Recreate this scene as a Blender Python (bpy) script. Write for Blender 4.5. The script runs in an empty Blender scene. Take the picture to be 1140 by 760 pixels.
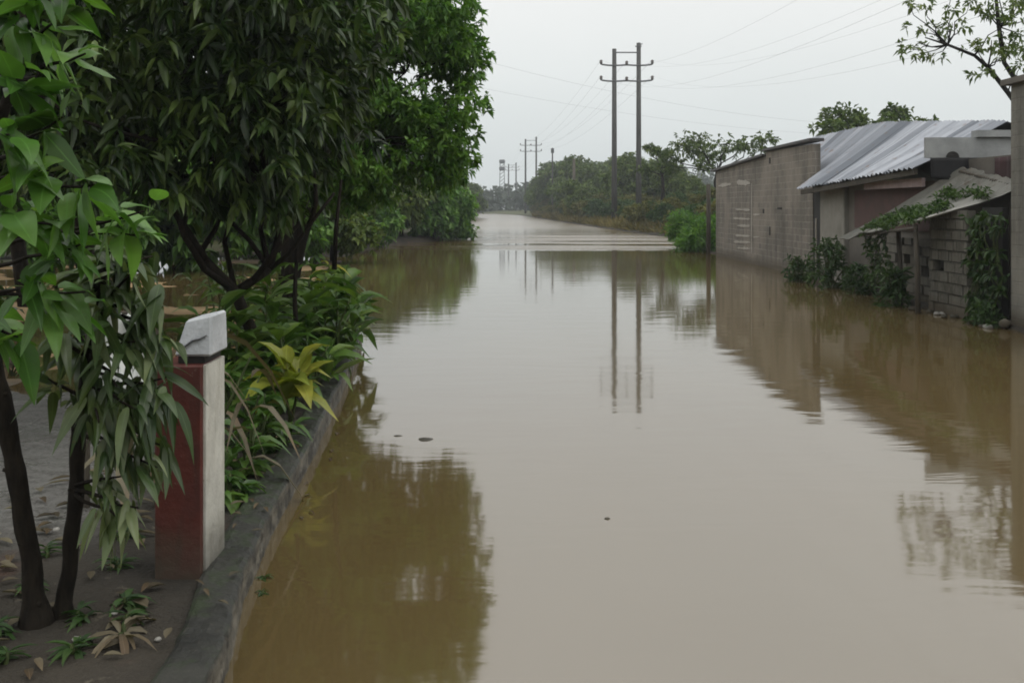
import bpy, bmesh, math, random
import numpy as np
from mathutils import Vector, noise as mnoise
R = math.radians
random.seed(7)
rng = np.random.default_rng(11)
scene = bpy.context.scene
COL = scene.collection

# ------------------------------------------------------------------ camera
F, CX, HY, EYE = 1095.0, 570.0, 231.0, 2.0       # focal in photo pixels, horizon row, eye height
cam_d = bpy.data.cameras.new('camera')
cam_d.sensor_width = 36.0
cam_d.lens = 36.0 * F / 1140.0
cam_d.shift_y = -(380.0 - HY) / 1140.0
cam_d.clip_start, cam_d.clip_end = 0.05, 3000
cam = bpy.data.objects.new('camera', cam_d)
cam.location = (0, 0, EYE)
cam.rotation_euler = (R(90), 0, 0)
COL.objects.link(cam)
scene.camera = cam

# ------------------------------------------------------------------ sky, sun, exposure
SUN_EL, SUN_AZ = R(62), R(120)
w = bpy.data.worlds.new('World'); scene.world = w
w.use_nodes = True
nt = w.node_tree; nt.nodes.clear()
N = nt.nodes.new; Lk = nt.links.new
out = N('ShaderNodeOutputWorld'); bg = N('ShaderNodeBackground'); bg.inputs['Strength'].default_value = 0.1
sky = N('ShaderNodeTexSky'); sky.sky_type = 'NISHITA'; sky.sun_disc = False
sky.sun_elevation = SUN_EL; sky.sun_rotation = SUN_AZ; sky.dust_density = 3
hs = N('ShaderNodeHueSaturation'); hs.inputs['Saturation'].default_value = 0.12
Lk(sky.outputs[0], hs.inputs['Color'])
tc = N('ShaderNodeTexCoord'); sep = N('ShaderNodeSeparateXYZ'); Lk(tc.outputs['Generated'], sep.inputs[0])
ramp = N('ShaderNodeValToRGB')
els = ramp.color_ramp.elements
els[0].position = 0.0; els[0].color = (0.600, 0.640, 0.640, 1)
els[1].position = 1.0; els[1].color = (1.28, 1.28, 1.26, 1)
e = els.new(0.10); e.color = (0.655, 0.69, 0.685, 1)
e = els.new(0.22); e.color = (0.76, 0.77, 0.76, 1)
e = els.new(0.5); e.color = (1.02, 1.02, 1.0, 1)
Lk(sep.outputs['Z'], ramp.inputs[0])
cl = N('ShaderNodeTexNoise'); cl.inputs['Scale'].default_value = 1.6; cl.inputs['Detail'].default_value = 3
mp = N('ShaderNodeMapping'); mp.inputs['Scale'].default_value = (1, 1, 3); Lk(tc.outputs['Generated'], mp.inputs[0]); Lk(mp.outputs[0], cl.inputs['Vector'])
mr = N('ShaderNodeMapRange'); mr.inputs['From Min'].default_value = .3; mr.inputs['From Max'].default_value = .7
mr.inputs['To Min'].default_value = 10.9; mr.inputs['To Max'].default_value = 11.8
Lk(cl.outputs['Fac'], mr.inputs['Value'])
vm = N('ShaderNodeVectorMath'); vm.operation = 'SCALE'; Lk(ramp.outputs[0], vm.inputs[0]); Lk(mr.outputs[0], vm.inputs['Scale'])
mx = N('ShaderNodeMix'); mx.data_type = 'RGBA'; mx.inputs['Factor'].default_value = 0.93
Lk(hs.outputs[0], mx.inputs['A']); Lk(vm.outputs[0], mx.inputs['B'])
Lk(mx.outputs['Result'], bg.inputs['Color']); Lk(bg.outputs[0], out.inputs['Surface'])

sd = bpy.data.lights.new('sun', 'SUN'); sd.energy = 0.6; sd.angle = R(25); sd.color = (1, .97, .92)
sun = bpy.data.objects.new('sun', sd); COL.objects.link(sun)
sun.rotation_euler = (R(90) - SUN_EL, 0, R(180) - SUN_AZ + R(0))
scene.view_settings.view_transform = 'Standard'
scene.view_settings.look = 'None'
scene.view_settings.exposure = 0.10
scene.view_settings.gamma = 1.0
scene.render.engine = 'CYCLES'
cy = scene.cycles
cy.use_denoising = True
cy.filter_width = 1.8
cy.max_bounces = 8; cy.diffuse_bounces = 3; cy.glossy_bounces = 3; cy.transmission_bounces = 3
cy.volume_bounces = 0; cy.transparent_max_bounces = 8
cy.caustics_reflective = False; cy.caustics_refractive = False

# ------------------------------------------------------------------ helpers
def at(px, py, Y):
    """pixel of the photo + distance -> world point"""
    return Vector(((px - CX) * Y / F, Y, EYE + (HY - py) * Y / F))

def tag(o, label=None, cat=None, group=None, kind=None):
    if label: o['label'] = label
    if cat: o['category'] = cat
    if group: o['group'] = group
    if kind: o['kind'] = kind
    return o

def empty(name, loc, label=None, cat=None, group=None, rz=0.0):
    o = bpy.data.objects.new(name, None); COL.objects.link(o)
    o.location = loc; o.rotation_euler.z = rz
    o.empty_display_size = .2
    return tag(o, label, cat, group)

class MB:
    """collects vertices and faces (world coordinates); build() makes ONE mesh object"""
    def __init__(self): self.v = []; self.f = []; self.tone = []
    def add(self, vs, fs, tone=.5):
        b = len(self.v)
        self.v += [tuple(p) for p in vs]
        self.f += [tuple(i + b for i in f) for f in fs]
        self.tone += [tone] * len(vs)
    def box(self, a, b, tone=.5, jit=0.0):
        x0, y0, z0 = a; x1, y1, z1 = b
        vs = [(x, y, z) for z in (z0, z1) for (x, y) in ((x0, y0), (x1, y0), (x1, y1), (x0, y1))]
        if jit: vs = [tuple(c + random.uniform(-jit, jit) for c in p) for p in vs]
        self.add(vs, [(3, 2, 1, 0), (4, 5, 6, 7), (0, 1, 5, 4), (1, 2, 6, 5), (2, 3, 7, 6), (3, 0, 4, 7)], tone)
    def tube(self, pts, rad, sides=7, tone=.5, cap=True):
        pts = [Vector(p) for p in pts]; n = len(pts)
        if not hasattr(rad, '__len__'): rad = [rad] * n
        vs, fs = [], []
        ref = Vector((0.31, 0.93, 0.17)).normalized()
        for i, p in enumerate(pts):
            d = (pts[min(i + 1, n - 1)] - pts[max(i - 1, 0)])
            if d.length < 1e-9: d = Vector((0, 0, 1))
            d.normalize()
            a = d.cross(ref)
            if a.length < .05: a = d.cross(Vector((1, 0, 0)))
            a.normalize(); b = d.cross(a)
            for k in range(sides):
                t = 2 * math.pi * k / sides
                vs.append(p + (a * math.cos(t) + b * math.sin(t)) * rad[i])
        for i in range(n - 1):
            for k in range(sides):
                k2 = (k + 1) % sides
                fs.append((i * sides + k, i * sides + k2, (i + 1) * sides + k2, (i + 1) * sides + k))
        if cap:
            fs.append(tuple(range(sides - 1, -1, -1))); fs.append(tuple((n - 1) * sides + k for k in range(sides)))
        self.add(vs, fs, tone)
    def build(self, name, mat, parent=None, origin=None, smooth=False, bevel=0.0):
        o0 = Vector(origin) if origin is not None else (parent.location.copy() if parent is not None and parent.type == 'EMPTY' else Vector((0, 0, 0)))
        if parent is not None and parent.type != 'EMPTY': o0 = Vector((0, 0, 0))
        me = bpy.data.meshes.new(name)
        me.from_pydata([tuple(Vector(p) - o0) for p in self.v], [], self.f)
        at_ = me.attributes.new('tone', 'FLOAT', 'POINT'); at_.data.foreach_set('value', self.tone)
        me.materials.append(mat)
        if smooth: me.polygons.foreach_set('use_smooth', [True] * len(me.polygons))
        me.update()
        o = bpy.data.objects.new(name, me); COL.objects.link(o)
        if parent is not None: o.parent = parent
        elif origin is not None: o.location = o0
        if bevel:
            m = o.modifiers.new('bevel', 'BEVEL'); m.width = bevel; m.segments = 1; m.limit_method = 'ANGLE'
        return o

def add_child(parent_of_sub, mb, name, mat, **k):
    """a sub-part under a part whose own data sits in its thing's space"""
    root = parent_of_sub.parent
    me_o = mb.build(name, mat, None, **k)
    off = root.location if root is not None else Vector((0, 0, 0))
    me_o.data.transform(__import__('mathutils').Matrix.Translation(-off))
    me_o.parent = parent_of_sub
    return me_o

# ------------------------------------------------------------------ materials
class NT:
    def __init__(self, name):
        self.m = bpy.data.materials.new(name); self.m.use_nodes = True
        self.t = self.m.node_tree; self.t.nodes.clear()
        self.out = self.n('ShaderNodeOutputMaterial')
    def n(self, typ, **inp):
        nd = self.t.nodes.new(typ)
        for k, v in inp.items():
            k = k.replace('_', ' ')
            nd.inputs[k].default_value = v
        return nd
    def l(self, a, b): self.t.links.new(a, b)
    def noise(self, vec, scale, detail=4, rough=.55, dist=0):
        nd = self.n('ShaderNodeTexNoise', Scale=scale, Detail=detail, Roughness=rough, Distortion=dist)
        if vec is not None: self.l(vec, nd.inputs['Vector'])
        return nd.outputs['Fac']
    def mapped(self, vec, scale=(1, 1, 1), loc=(0, 0, 0)):
        nd = self.n('ShaderNodeMapping', Scale=scale, Location=loc); self.l(vec, nd.inputs['Vector']); return nd.outputs[0]
    def ramp(self, fac, stops):
        nd = self.n('ShaderNodeValToRGB'); els = nd.color_ramp.elements
        els[0].position, els[0].color = stops[0][0], (*stops[0][1], 1) if hasattr(stops[0][1], '__len__') else (stops[0][1],) * 3 + (1,)
        els[1].position, els[1].color = stops[-1][0], (*stops[-1][1], 1) if hasattr(stops[-1][1], '__len__') else (stops[-1][1],) * 3 + (1,)
        for p, c in stops[1:-1]:
            e = els.new(p); e.color = (*c, 1) if hasattr(c, '__len__') else (c, c, c, 1)
        self.l(fac, nd.inputs[0]); return nd.outputs[0]
    def mix(self, fac, a, b, mode='MIX'):
        nd = self.n('ShaderNodeMix'); nd.data_type = 'RGBA'; nd.blend_type = mode
        for s, v in (('Factor', fac), ('A', a), ('B', b)):
            if hasattr(v, 'node') : self.l(v, nd.inputs[s])
            elif s == 'Factor': nd.inputs[s].default_value = v
            else: nd.inputs[s].default_value = (*v, 1)
        return nd.outputs['Result']
    def math(self, op, a, b=None, c=None):
        nd = self.n('ShaderNodeMath'); nd.operation = op
        for i, v in enumerate((a, b, c)):
            if v is None: continue
            if hasattr(v, 'node'): self.l(v, nd.inputs[i])
            else: nd.inputs[i].default_value = v
        return nd.outputs[0]
    def pos(self):
        return self.n('ShaderNodeNewGeometry').outputs['Position']
    def obj(self):
        return self.n('ShaderNodeTexCoord').outputs['Object']
    def attr(self, name):
        nd = self.n('ShaderNodeAttribute'); nd.attribute_name = name; return nd.outputs['Fac']
    def bump(self, h, strength=.3, dist=.02):
        nd = self.n('ShaderNodeBump', Strength=strength, Distance=dist); self.l(h, nd.inputs['Height']); return nd.outputs[0]
    def pbsdf(self, col, rough=.7, normal=None, metallic=0.0, ior=1.45, spec=None):
        nd = self.n('ShaderNodeBsdfPrincipled')
        if hasattr(col, 'node'): self.l(col, nd.inputs['Base Color'])
        else: nd.inputs['Base Color'].default_value = (*col, 1)
        if hasattr(rough, 'node'): self.l(rough, nd.inputs['Roughness'])
        else: nd.inputs['Roughness'].default_value = rough
        nd.inputs['Metallic'].default_value = metallic; nd.inputs['IOR'].default_value = ior
        if spec is not None: nd.inputs['Specular IOR Level'].default_value = spec
        if normal is not None: self.l(normal, nd.inputs['Normal'])
        return nd.outputs[0]
    def done(self, sh): self.l(sh, self.out.inputs['Surface']); return self.m

def leaf_mat(name, dark, mid, light, rough=.42, transl=.28, spec=.5):
    t = NT(name)
    c = t.ramp(t.attr('tone'), [(0, dark), (.55, mid), (1, light)])
    c = t.mix(t.ramp(t.noise(t.obj(), 3.1, 2), [(.48, 0.), (.70, .5)]), c, (mid[0] * 1.7, mid[1] * 1.15, mid[2] * .9))
    nz = t.noise(t.obj(), 9, 3)
    c = t.mix(t.ramp(nz, [(.3, 0.0), (.75, .45)]), c, tuple(x * .6 for x in dark))
    c = t.mix(t.ramp(t.attr('rib'), [(.0, .55), (.10, .0)]), c, tuple(min(.5, x * 1.6 + .03) for x in mid))
    c = t.mix(t.ramp(t.noise(t.obj(), 34, 3, .6), [(.68, 0.), (.74, .65)]), c, (.10, .075, .03))
    p = t.pbsdf(c, rough, spec=spec)
    tr = t.n('ShaderNodeBsdfTranslucent')
    t.l(t.mix(1.0, c, (1.15, 1.25, .6), 'MULTIPLY'), tr.inputs['Color'])
    ms = t.n('ShaderNodeMixShader'); ms.inputs[0].default_value = transl
    t.l(p, ms.inputs[1]); t.l(tr.outputs[0], ms.inputs[2])
    return t.done(ms.outputs[0])

M = {}
M['leaf_mango'] = leaf_mat('leaf_mango', (.010, .026, .006), (.038, .082, .013), (.15, .22, .055), .40, .24)
M['leaf_bright'] = leaf_mat('leaf_bright', (.024, .070, .011), (.085, .21, .030), (.20, .36, .07), .45, .40)
M['leaf_filler'] = leaf_mat('leaf_filler', (.012, .026, .009), (.026, .050, .014), (.06, .09, .03), .5, .2)
M['leaf_young'] = leaf_mat('leaf_young', (.03, .075, .014), (.075, .19, .030), (.20, .38, .09), .33, .42)
M['leaf_droop'] = leaf_mat('leaf_droop', (.018, .042, .012), (.058, .10, .028), (.19, .23, .10), .35, .26)
M['leaf_bank'] = leaf_mat('leaf_bank', (.036, .070, .012), (.10, .16, .024), (.19, .25, .055), .6, .25)
M['leaf_bank_dry'] = leaf_mat('leaf_bank_dry', (.055, .070, .014), (.13, .14, .028), (.21, .20, .05), .6, .22)
M['leaf_weed'] = leaf_mat('leaf_weed', (.020, .050, .012), (.045, .10, .022), (.10, .17, .045), .5, .28)
M['leaf_broad'] = leaf_mat('leaf_broad', (.024, .062, .012), (.075, .16, .026), (.20, .29, .06), .38, .3)
M['leaf_yellow'] = leaf_mat('leaf_yellow', (.09, .13, .02), (.22, .26, .035), (.36, .36, .06), .4, .35)
M['leaf_dead'] = leaf_mat('leaf_dead', (.045, .035, .020), (.11, .09, .052), (.21, .185, .12), .6, .2)
M['leaf_far'] = leaf_mat('leaf_far', (.02, .035, .016), (.035, .055, .025), (.055, .08, .035), .7, .2)
M['grass'] = leaf_mat('grass', (.07, .065, .018), (.15, .13, .042), (.25, .205, .075), .65, .25)

def bark(name, a, b, wet=.6):
    t = NT(name); o = t.obj()
    n1 = t.noise(t.mapped(o, (9, 9, 2.2)), 3, 6, .65); n2 = t.noise(o, 3, 3)
    c = t.mix(t.ramp(n1, [(.3, 0.), (.7, 1.)]), a, b)
    c = t.mix(t.ramp(n2, [(.52, 0.), (.75, .45)]), c, tuple(min(1, x * 1.6 + .008) for x in b))
    return t.done(t.pbsdf(c, wet, t.bump(n1, .9, .03), spec=.2))
M['bark'] = bark('bark', (.006, .005, .004), (.024, .019, .013), .9)
M['bark_pale'] = bark('bark_pale', (.07, .06, .045), (.18, .155, .12))
M['stem'] = bark('stem', (.03, .045, .015), (.07, .09, .03))

def ground_mat():
    t = NT('mud_and_soil'); p = t.pos()
    n1 = t.noise(p, .9, 6, .6); n2 = t.noise(p, 7, 5, .65); n3 = t.noise(p, 40, 3, .6)
    mud = t.mix(t.ramp(n1, [(.35, 0.), (.65, 1.)]), (.022, .020, .016), (.052, .044, .033))
    red = t.mix(t.ramp(t.noise(t.mapped(p, (1, 1, 1), (3, 1, 0)), 1.3, 3), [(.58, 0.), (.7, .7)]), mud, (.10, .045, .030))
    c = t.mix(t.ramp(n3, [(.45, 0.), (.75, .55)]), red, (.035, .030, .024))
    c = t.mix(t.ramp(n2, [(.62, 0.), (.70, .6)]), c, (.16, .14, .105))
    veg = t.mix(t.ramp(n2, [(.35, 0.), (.65, 1.)]), (.040, .055, .020), (.085, .085, .032))
    c = t.mix(t.attr('grey'), c, t.mix(t.ramp(n3, [(.35, 0.), (.7, 1.)]), t.mix(t.ramp(n2, [(.4, 0.), (.6, 1.)]), (.075, .072, .066), (.19, .187, .175)), (.24, .235, .22)))  # sky reflection on the wet yard, put into the colour as pale grey
    c = t.mix(t.attr('tan'), c, t.mix(t.ramp(n1, [(.35, 0.), (.65, 1.)]), (.20, .13, .06), (.33, .235, .12)))
    c = t.mix(t.attr('veg'), c, veg)
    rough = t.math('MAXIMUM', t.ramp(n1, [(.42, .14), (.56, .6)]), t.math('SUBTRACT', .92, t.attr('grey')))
    h = t.math('ADD', n2, t.math('MULTIPLY', n3, .5))
    return t.done(t.pbsdf(c, rough, t.bump(h, .9, .05), spec=.35))
M['ground'] = ground_mat()

def water_mat():
    t = NT('silty_flood_water'); p = t.pos()
    sx = t.n('ShaderNodeSeparateXYZ'); t.l(p, sx.inputs[0])
    X, Y = sx.outputs[0], sx.outputs[1]
    silt = t.noise(t.mapped(p, (.25, .08, 1)), 1.0, 4, .6, .6)
    c = t.mix(t.ramp(silt, [(.3, 0.), (.7, 1.)]), (.094, .067, .026), (.119, .086, .039))
    # long shallow ripples: low swell everywhere, a choppier belt where the current crosses
    r1 = t.noise(t.mapped(p, (.7, 1.9, 1)), 1.0, 3, .5, .3)
    r2 = t.noise(t.mapped(p, (2.2, 7.5, 1)), 1.0, 3, .55, .4)
    calm = t.noise(t.mapped(p, (.16, .22, 1)), 1.0, 2, .5)
    patch = t.ramp(calm, [(.42, .35), (.68, 1.)])
    band = t.math('MULTIPLY', t.ramp(t.math('DIVIDE', Y, 100.0), [(.455, 0.), (.49, 1.), (.70, 1.), (.80, .06)]), t.ramp(t.math('DIVIDE', t.math('ADD', X, 2.0), 10.0), [(.05, .2), (.5, 1.)]))
    streak = t.ramp(t.noise(t.mapped(p, (.05, .34, 1), (0, 1.3, 0)), 1.0, 3, .5, .5), [(.45, 0.), (.54, 1.)])
    chop = t.math('MULTIPLY', band, streak)
    near = t.math('ADD', t.math('MULTIPLY', r1, .65), t.math('MULTIPLY', t.math('MULTIPLY', r2, patch), .16))
    h = t.math('ADD', near, t.math('MULTIPLY', t.math('MULTIPLY', t.noise(t.mapped(p, (1.2, 3.0, 1)), 1.0, 3), chop), 60.0))
    nb = t.bump(h, .5, .011)
    far = t.ramp(t.math('DIVIDE', Y, 200.0), [(.30, 0.), (.52, 1.)])
    rough = t.math('ADD', t.math('ADD', .04, t.math('MULTIPLY', patch, .03)), t.math('MULTIPLY', t.math('MAXIMUM', far, chop), .20))
    sh = t.pbsdf(c, rough, nb, ior=2.5)
    return t.done(sh)
M['water'] = water_mat()

def blocks_mat(name, ca, cb, mortar, bw=.4, bh=.2, stain=(.05, .045, .03), stain_amt=.7, msize=.012, rough=.85):
    t = NT(name); p = t.pos()
    s = t.n('ShaderNodeSeparateXYZ'); t.l(p, s.inputs[0])
    cmb = t.n('ShaderNodeCombineXYZ'); t.l(t.math('ADD', s.outputs[0], s.outputs[1]), cmb.inputs[0]); t.l(s.outputs[2], cmb.inputs[1])
    br = t.n('ShaderNodeTexBrick', Scale=1.0, Mortar_Size=msize, Mortar_Smooth=.2, Bias=0.0, Brick_Width=bw, Row_Height=bh)
    br.inputs['Color1'].default_value = (*ca, 1); br.inputs['Color2'].default_value = (*cb, 1); br.inputs['Mortar'].default_value = (*mortar, 1)
    wob = t.n('ShaderNodeVectorMath'); wob.operation = 'ADD'
    nz = t.n('ShaderNodeTexNoise', Scale=1.1, Detail=3); t.l(p, nz.inputs['Vector'])
    sc = t.n('ShaderNodeVectorMath'); sc.operation = 'SCALE'; sc.inputs['Scale'].default_value = .035; t.l(nz.outputs['Color'], sc.inputs[0])
    t.l(cmb.outputs[0], wob.inputs[0]); t.l(sc.outputs[0], wob.inputs[1]); t.l(wob.outputs[0], br.inputs['Vector'])
    n1 = t.noise(t.mapped(p, (1, 1, .35)), .9, 6, .65, .4); n2 = t.noise(p, 14, 4, .65)
    c = t.mix(t.ramp(n1, [(.42, 0.), (.72, stain_amt)]), br.outputs['Color'], stain)
    c = t.mix(t.ramp(n2, [(.35, .35), (.6, 0.)]), c, tuple(x * 1.25 for x in ca))
    st = t.noise(t.mapped(p, (1, 1, .10)), 2.6, 5, .65)
    c = t.mix(t.ramp(st, [(.48, 0.), (.66, .6)]), c, tuple(x * .45 for x in cb))
    n4 = t.noise(p, .55, 3, .5)
    c = t.mix(t.ramp(n4, [(.40, .45), (.52, 0.)]), c, tuple(x * 1.45 for x in ca))
    # a tide mark of drying mud just above the flood level
    low = t.ramp(t.math('ADD', s.outputs[2], t.math('MULTIPLY', n1, .5)), [(.35, .8), (.62, 0.)])
    c = t.mix(low, c, (.070, .055, .034))
    h = t.math('ADD', t.math('MULTIPLY', br.outputs['Fac'], -1.0), t.math('MULTIPLY', n2, .35))
    return t.done(t.pbsdf(c, rough, t.bump(h, .6, .012)))
M['block_grey'] = blocks_mat('block_grey', (.205, .180, .150), (.135, .122, .105), (.29, .27, .24), stain=(.065, .060, .048), stain_amt=.8)
M['block_shack'] = blocks_mat('block_shack', (.155, .145, .122), (.085, .082, .068), (.035, .032, .025), msize=.02)
M['block_house'] = blocks_mat('block_house', (.20, .19, .165), (.16, .155, .135), (.15, .14, .12), stain=(.06, .06, .045))

def plain(name, a, b, scale=4, rough=.8, bump=.3, metallic=0., stretch=(1, 1, 1), lo=.35, hi=.65):
    t = NT(name); o = t.mapped(t.pos(), stretch)
    n1 = t.noise(o, scale, 6, .62); n2 = t.noise(o, scale * 7, 3)
    c = t.mix(t.ramp(n1, [(lo, 0.), (hi, 1.)]), a, b)
    c = t.mix(t.ramp(n2, [(.5, 0.), (.8, .35)]), c, tuple(x * .6 for x in a))
    return t.done(t.pbsdf(c, rough, t.bump(t.math('ADD', n1, n2), bump, .01), metallic))
M['render_pale'] = plain('render_pale', (.27, .255, .225), (.19, .18, .155), 1.6)
M['render_grey'] = plain('render_grey', (.15, .135, .115), (.11, .10, .085), 1.6)
M['render_maroon'] = plain('render_maroon', (.11, .06, .055), (.08, .05, .045), 3)
M['pink_board'] = plain('pink_board', (.40, .30, .30), (.26, .20, .19), 3)
M['fascia_grey'] = plain('fascia_grey', (.34, .35, .35), (.24, .25, .25), 2.2)
M['hole'] = plain('hole', (.012, .011, .010), (.02, .018, .016), 5)
M['dark_tin'] = plain('dark_tin', (.035, .036, .036), (.06, .05, .042), 3, .6)
M['sheet_black'] = plain('sheet_black', (.010, .010, .011), (.018, .018, .019), 4, .95)
M['maroon_cloth'] = plain('maroon_cloth', (.06, .028, .03), (.035, .02, .02), 4)
M['mortar'] = plain('mortar', (.42, .39, .35), (.30, .275, .24), 9)
M['old_wood'] = plain('old_wood', (.035, .029, .022), (.08, .068, .05), 6, .8, .5, 0, (3, 3, .5))
M['pole_wood'] = plain('pole_wood', (.055, .055, .052), (.085, .082, .076), 4, .8, .3, 0, (3, 3, .3))
M['steel'] = plain('steel', (.10, .105, .11), (.15, .155, .16), 5, .5, .1, .4)
M['porcelain'] = plain('porcelain', (.10, .085, .08), (.14, .12, .11), 5, .3, .05)
M['wire'] = plain('wire', (.10, .105, .11), (.13, .13, .135), 5, .6, .05)
def paint_mat(name, base, worn, dirt):
    t = NT(name); p = t.pos(); s_ = t.n('ShaderNodeSeparateXYZ'); t.l(p, s_.inputs[0])
    n1 = t.noise(p, 4.5, 6, .65); n2 = t.noise(p, 19, 5, .7); n3 = t.noise(t.mapped(p, (1, 1, .22)), 13, 4, .6)
    c = t.mix(t.ramp(n1, [(.35, 0.), (.7, .8)]), base, tuple(x * .55 for x in base))
    c = t.mix(t.ramp(n3, [(.5, 0.), (.72, .55)]), c, dirt)
    c = t.mix(t.ramp(n2, [(.64, 0.), (.67, .9)]), c, worn)
    splash = t.ramp(t.math('ADD', s_.outputs[2], t.math('MULTIPLY', n1, .6)), [(.42, .9), (.75, 0.)])
    c = t.mix(splash, c, (.050, .042, .028))
    return t.done(t.pbsdf(c, t.ramp(n1, [(.3, .4), (.7, .75)]), t.bump(t.math('ADD', n1, n2), .5, .012)))
M['red_paint'] = paint_mat('red_paint', (.100, .022, .015), (.13, .085, .065), (.030, .016, .012))
M['white_paint'] = paint_mat('white_paint', (.60, .59, .53), (.30, .28, .23), (.30, .28, .22))
M['cap_white'] = plain('cap_white', (.50, .52, .54), (.30, .32, .33), 5, .6, .4, 0, (1, 1, 1), .45, .75)
M['white_plastic'] = plain('white_plastic', (.74, .76, .73), (.60, .62, .58), 6, .35, .2)
M['stone'] = plain('stone', (.32, .31, .28), (.22, .21, .19), 9, .6)
M['debris'] = plain('debris', (.03, .026, .018), (.06, .05, .03), 12, .6)

def kerb_mat():
    t = NT('mossy_concrete'); p = t.pos()
    n1 = t.noise(p, 3.2, 6, .65); n2 = t.noise(p, 30, 6, .7); n3 = t.noise(t.mapped(p, (1, 1, 1.6)), 6, 6, .7)
    top = t.mix(t.ramp(n1, [(.35, 0.), (.65, 1.)]), (.010, .011, .009), (.036, .036, .029))
    top = t.mix(t.ramp(n2, [(.58, 0.), (.70, .5)]), top, (.10, .09, .075))
    top = t.mix(t.ramp(t.noise(p, 5, 5, .65), [(.50, 0.), (.62, .85)]), top, (.022, .036, .011))
    side = t.mix(t.ramp(n3, [(.42, 0.), (.70, 1.)]), (.030, .028, .022), (.20, .18, .14))
    c = t.mix(t.attr('tone'), top, side)
    return t.done(t.pbsdf(c, t.ramp(n1, [(.35, .35), (.7, .8)]), t.bump(t.math('ADD', n1, n2), .8, .02)))
M['kerb'] = kerb_mat()

def zinc_mat(name, a, b, rust=.25):
    t = NT(name); o = t.pos()
    n1 = t.noise(o, .8, 4); n2 = t.noise(t.mapped(o, (.6, 5, 1)), 1.5, 5, .65); n3 = t.noise(o, 3.5, 5, .6)
    c = t.mix(t.attr('tone'), a, b)
    c = t.mix(t.ramp(n2, [(.45, 0.), (.75, .5)]), c, tuple(x * .55 for x in a))
    c = t.mix(t.ramp(n3, [(.60, 0.), (.74, rust)]), c, (.16, .085, .045))
    nd = t.pbsdf(c, t.ramp(n1, [(.3, .42), (.7, .62)]), t.bump(n3, .15, .01), .35)
    return t.done(nd)
M['zinc'] = zinc_mat('zinc', (.14, .155, .18), (.39, .41, .45), .8)
M['zinc_old'] = zinc_mat('zinc_old', (.26, .26, .24), (.42, .41, .38), .6)

# ------------------------------------------------------------------ leaf builders (numpy)
T_HI = np.array([0, .18, .42, .70, 1.0]); W_HI = np.array([.05, .72, 1.0, .68, 0.0])
TX = np.array([0, .07, .18, .32, .48, .64, .79, .91, 1.0]); SX = np.array([-1, -.55, 0, .55, 1.0])
def leaf_arrays_fine(P, D, L, Wd, droop, tone, ovate=1.0):
    n = len(P); D = D / np.linalg.norm(D, axis=1, keepdims=True)
    U = np.tile(np.array([[0, 0, 1.0]]), (n, 1)) + rng.normal(0, .45, (n, 3))
    B = np.cross(D, U); B /= (np.linalg.norm(B, axis=1, keepdims=True) + 1e-9); Nn = np.cross(B, D)
    ph = rng.uniform(0, 6.28, n)[:, None]; side = rng.normal(0, .14, n)[:, None]; cup = rng.uniform(-.15, .5, n)[:, None]; tipc = rng.uniform(-.1, .5, n)[:, None]
    Lc, Wc, dr = L[:, None], Wd[:, None], droop[:, None]
    rows = []
    for t in TX:
        wdt = math.sin(math.pi * min(1, t ** (.72 if ovate else .9))) ** .85 * (1 - .25 * t) * 1.08 + .02 * (1 - t)
        c = P + D * Lc * t - np.array([[0, 0, 1.0]]) * (dr * Lc * t * t) + B * side * Lc * t * t - Nn * tipc * Lc * .3 * t ** 3
        for q in SX:
            e = cup * abs(q) ** 1.4 * wdt + .10 * abs(q) * np.sin(9 * t + ph + 2 * q) * wdt
            rows.append(c + B * Wc * .5 * wdt * q + Nn * Wc * .5 * e)
    V = np.stack(rows, 1); m = len(SX)
    quad = [(i * m + j, i * m + j + 1, (i + 1) * m + j + 1, (i + 1) * m + j) for i in range(len(TX) - 1) for j in range(m - 1)]
    return V, [], quad, np.repeat(tone, V.shape[1])
def leaf_arrays(P, D, L, Wd, droop, tone, hi, twist=1.0, fold=.28, up=None):
    if hi == 'fine': return leaf_arrays_fine(P, D, L, Wd, droop, tone)
    n = len(P)
    D = D / np.linalg.norm(D, axis=1, keepdims=True)
    U = np.tile(np.array([[0, 0, 1.0]]), (n, 1)) if up is None else up
    U = U + rng.normal(0, .55 * twist, (n, 3))
    B = np.cross(D, U); B /= (np.linalg.norm(B, axis=1, keepdims=True) + 1e-9)
    Nn = np.cross(B, D)
    L = L[:, None]; Wd = Wd[:, None]; dr = droop[:, None]
    if hi:
        rows = []
        for i, (tt, ww) in enumerate(zip(T_HI, W_HI)):
            c = P + D * L * tt; c = c - np.array([[0, 0, 1.0]]) * dr * L * tt * tt
            if i in (0, 4): rows.append(c)
            else:
                h = Wd * .5 * ww
                rows += [c - B * h + Nn * h * fold * 2, c, c + B * h + Nn * h * fold * 2]
        V = np.stack(rows, 1)           # n,11,3
        base = np.array([(0, 2, 1, 1), (0, 3, 2, 2), (1, 2, 5, 4), (2, 3, 6, 5), (4, 5, 8, 7), (5, 6, 9, 8), (7, 8, 10, 10), (8, 9, 10, 10)])
        tri = [(0, 2, 1), (0, 3, 2), (7, 8, 10), (8, 9, 10)]; quad = [(1, 2, 5, 4), (2, 3, 6, 5), (4, 5, 8, 7), (5, 6, 9, 8)]
    else:
        c = P + D * L * .45 - np.array([[0, 0, 1.0]]) * dr * L * .2
        tip = P + D * L - np.array([[0, 0, 1.0]]) * dr * L
        h = Wd * .5
        V = np.stack([P, c - B * h + Nn * h * fold * 2, c + B * h + Nn * h * fold * 2, tip], 1)
        tri = [(0, 3, 1), (0, 2, 3)]; quad = []
    return V, tri, quad, np.repeat(tone, V.shape[1])

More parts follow.
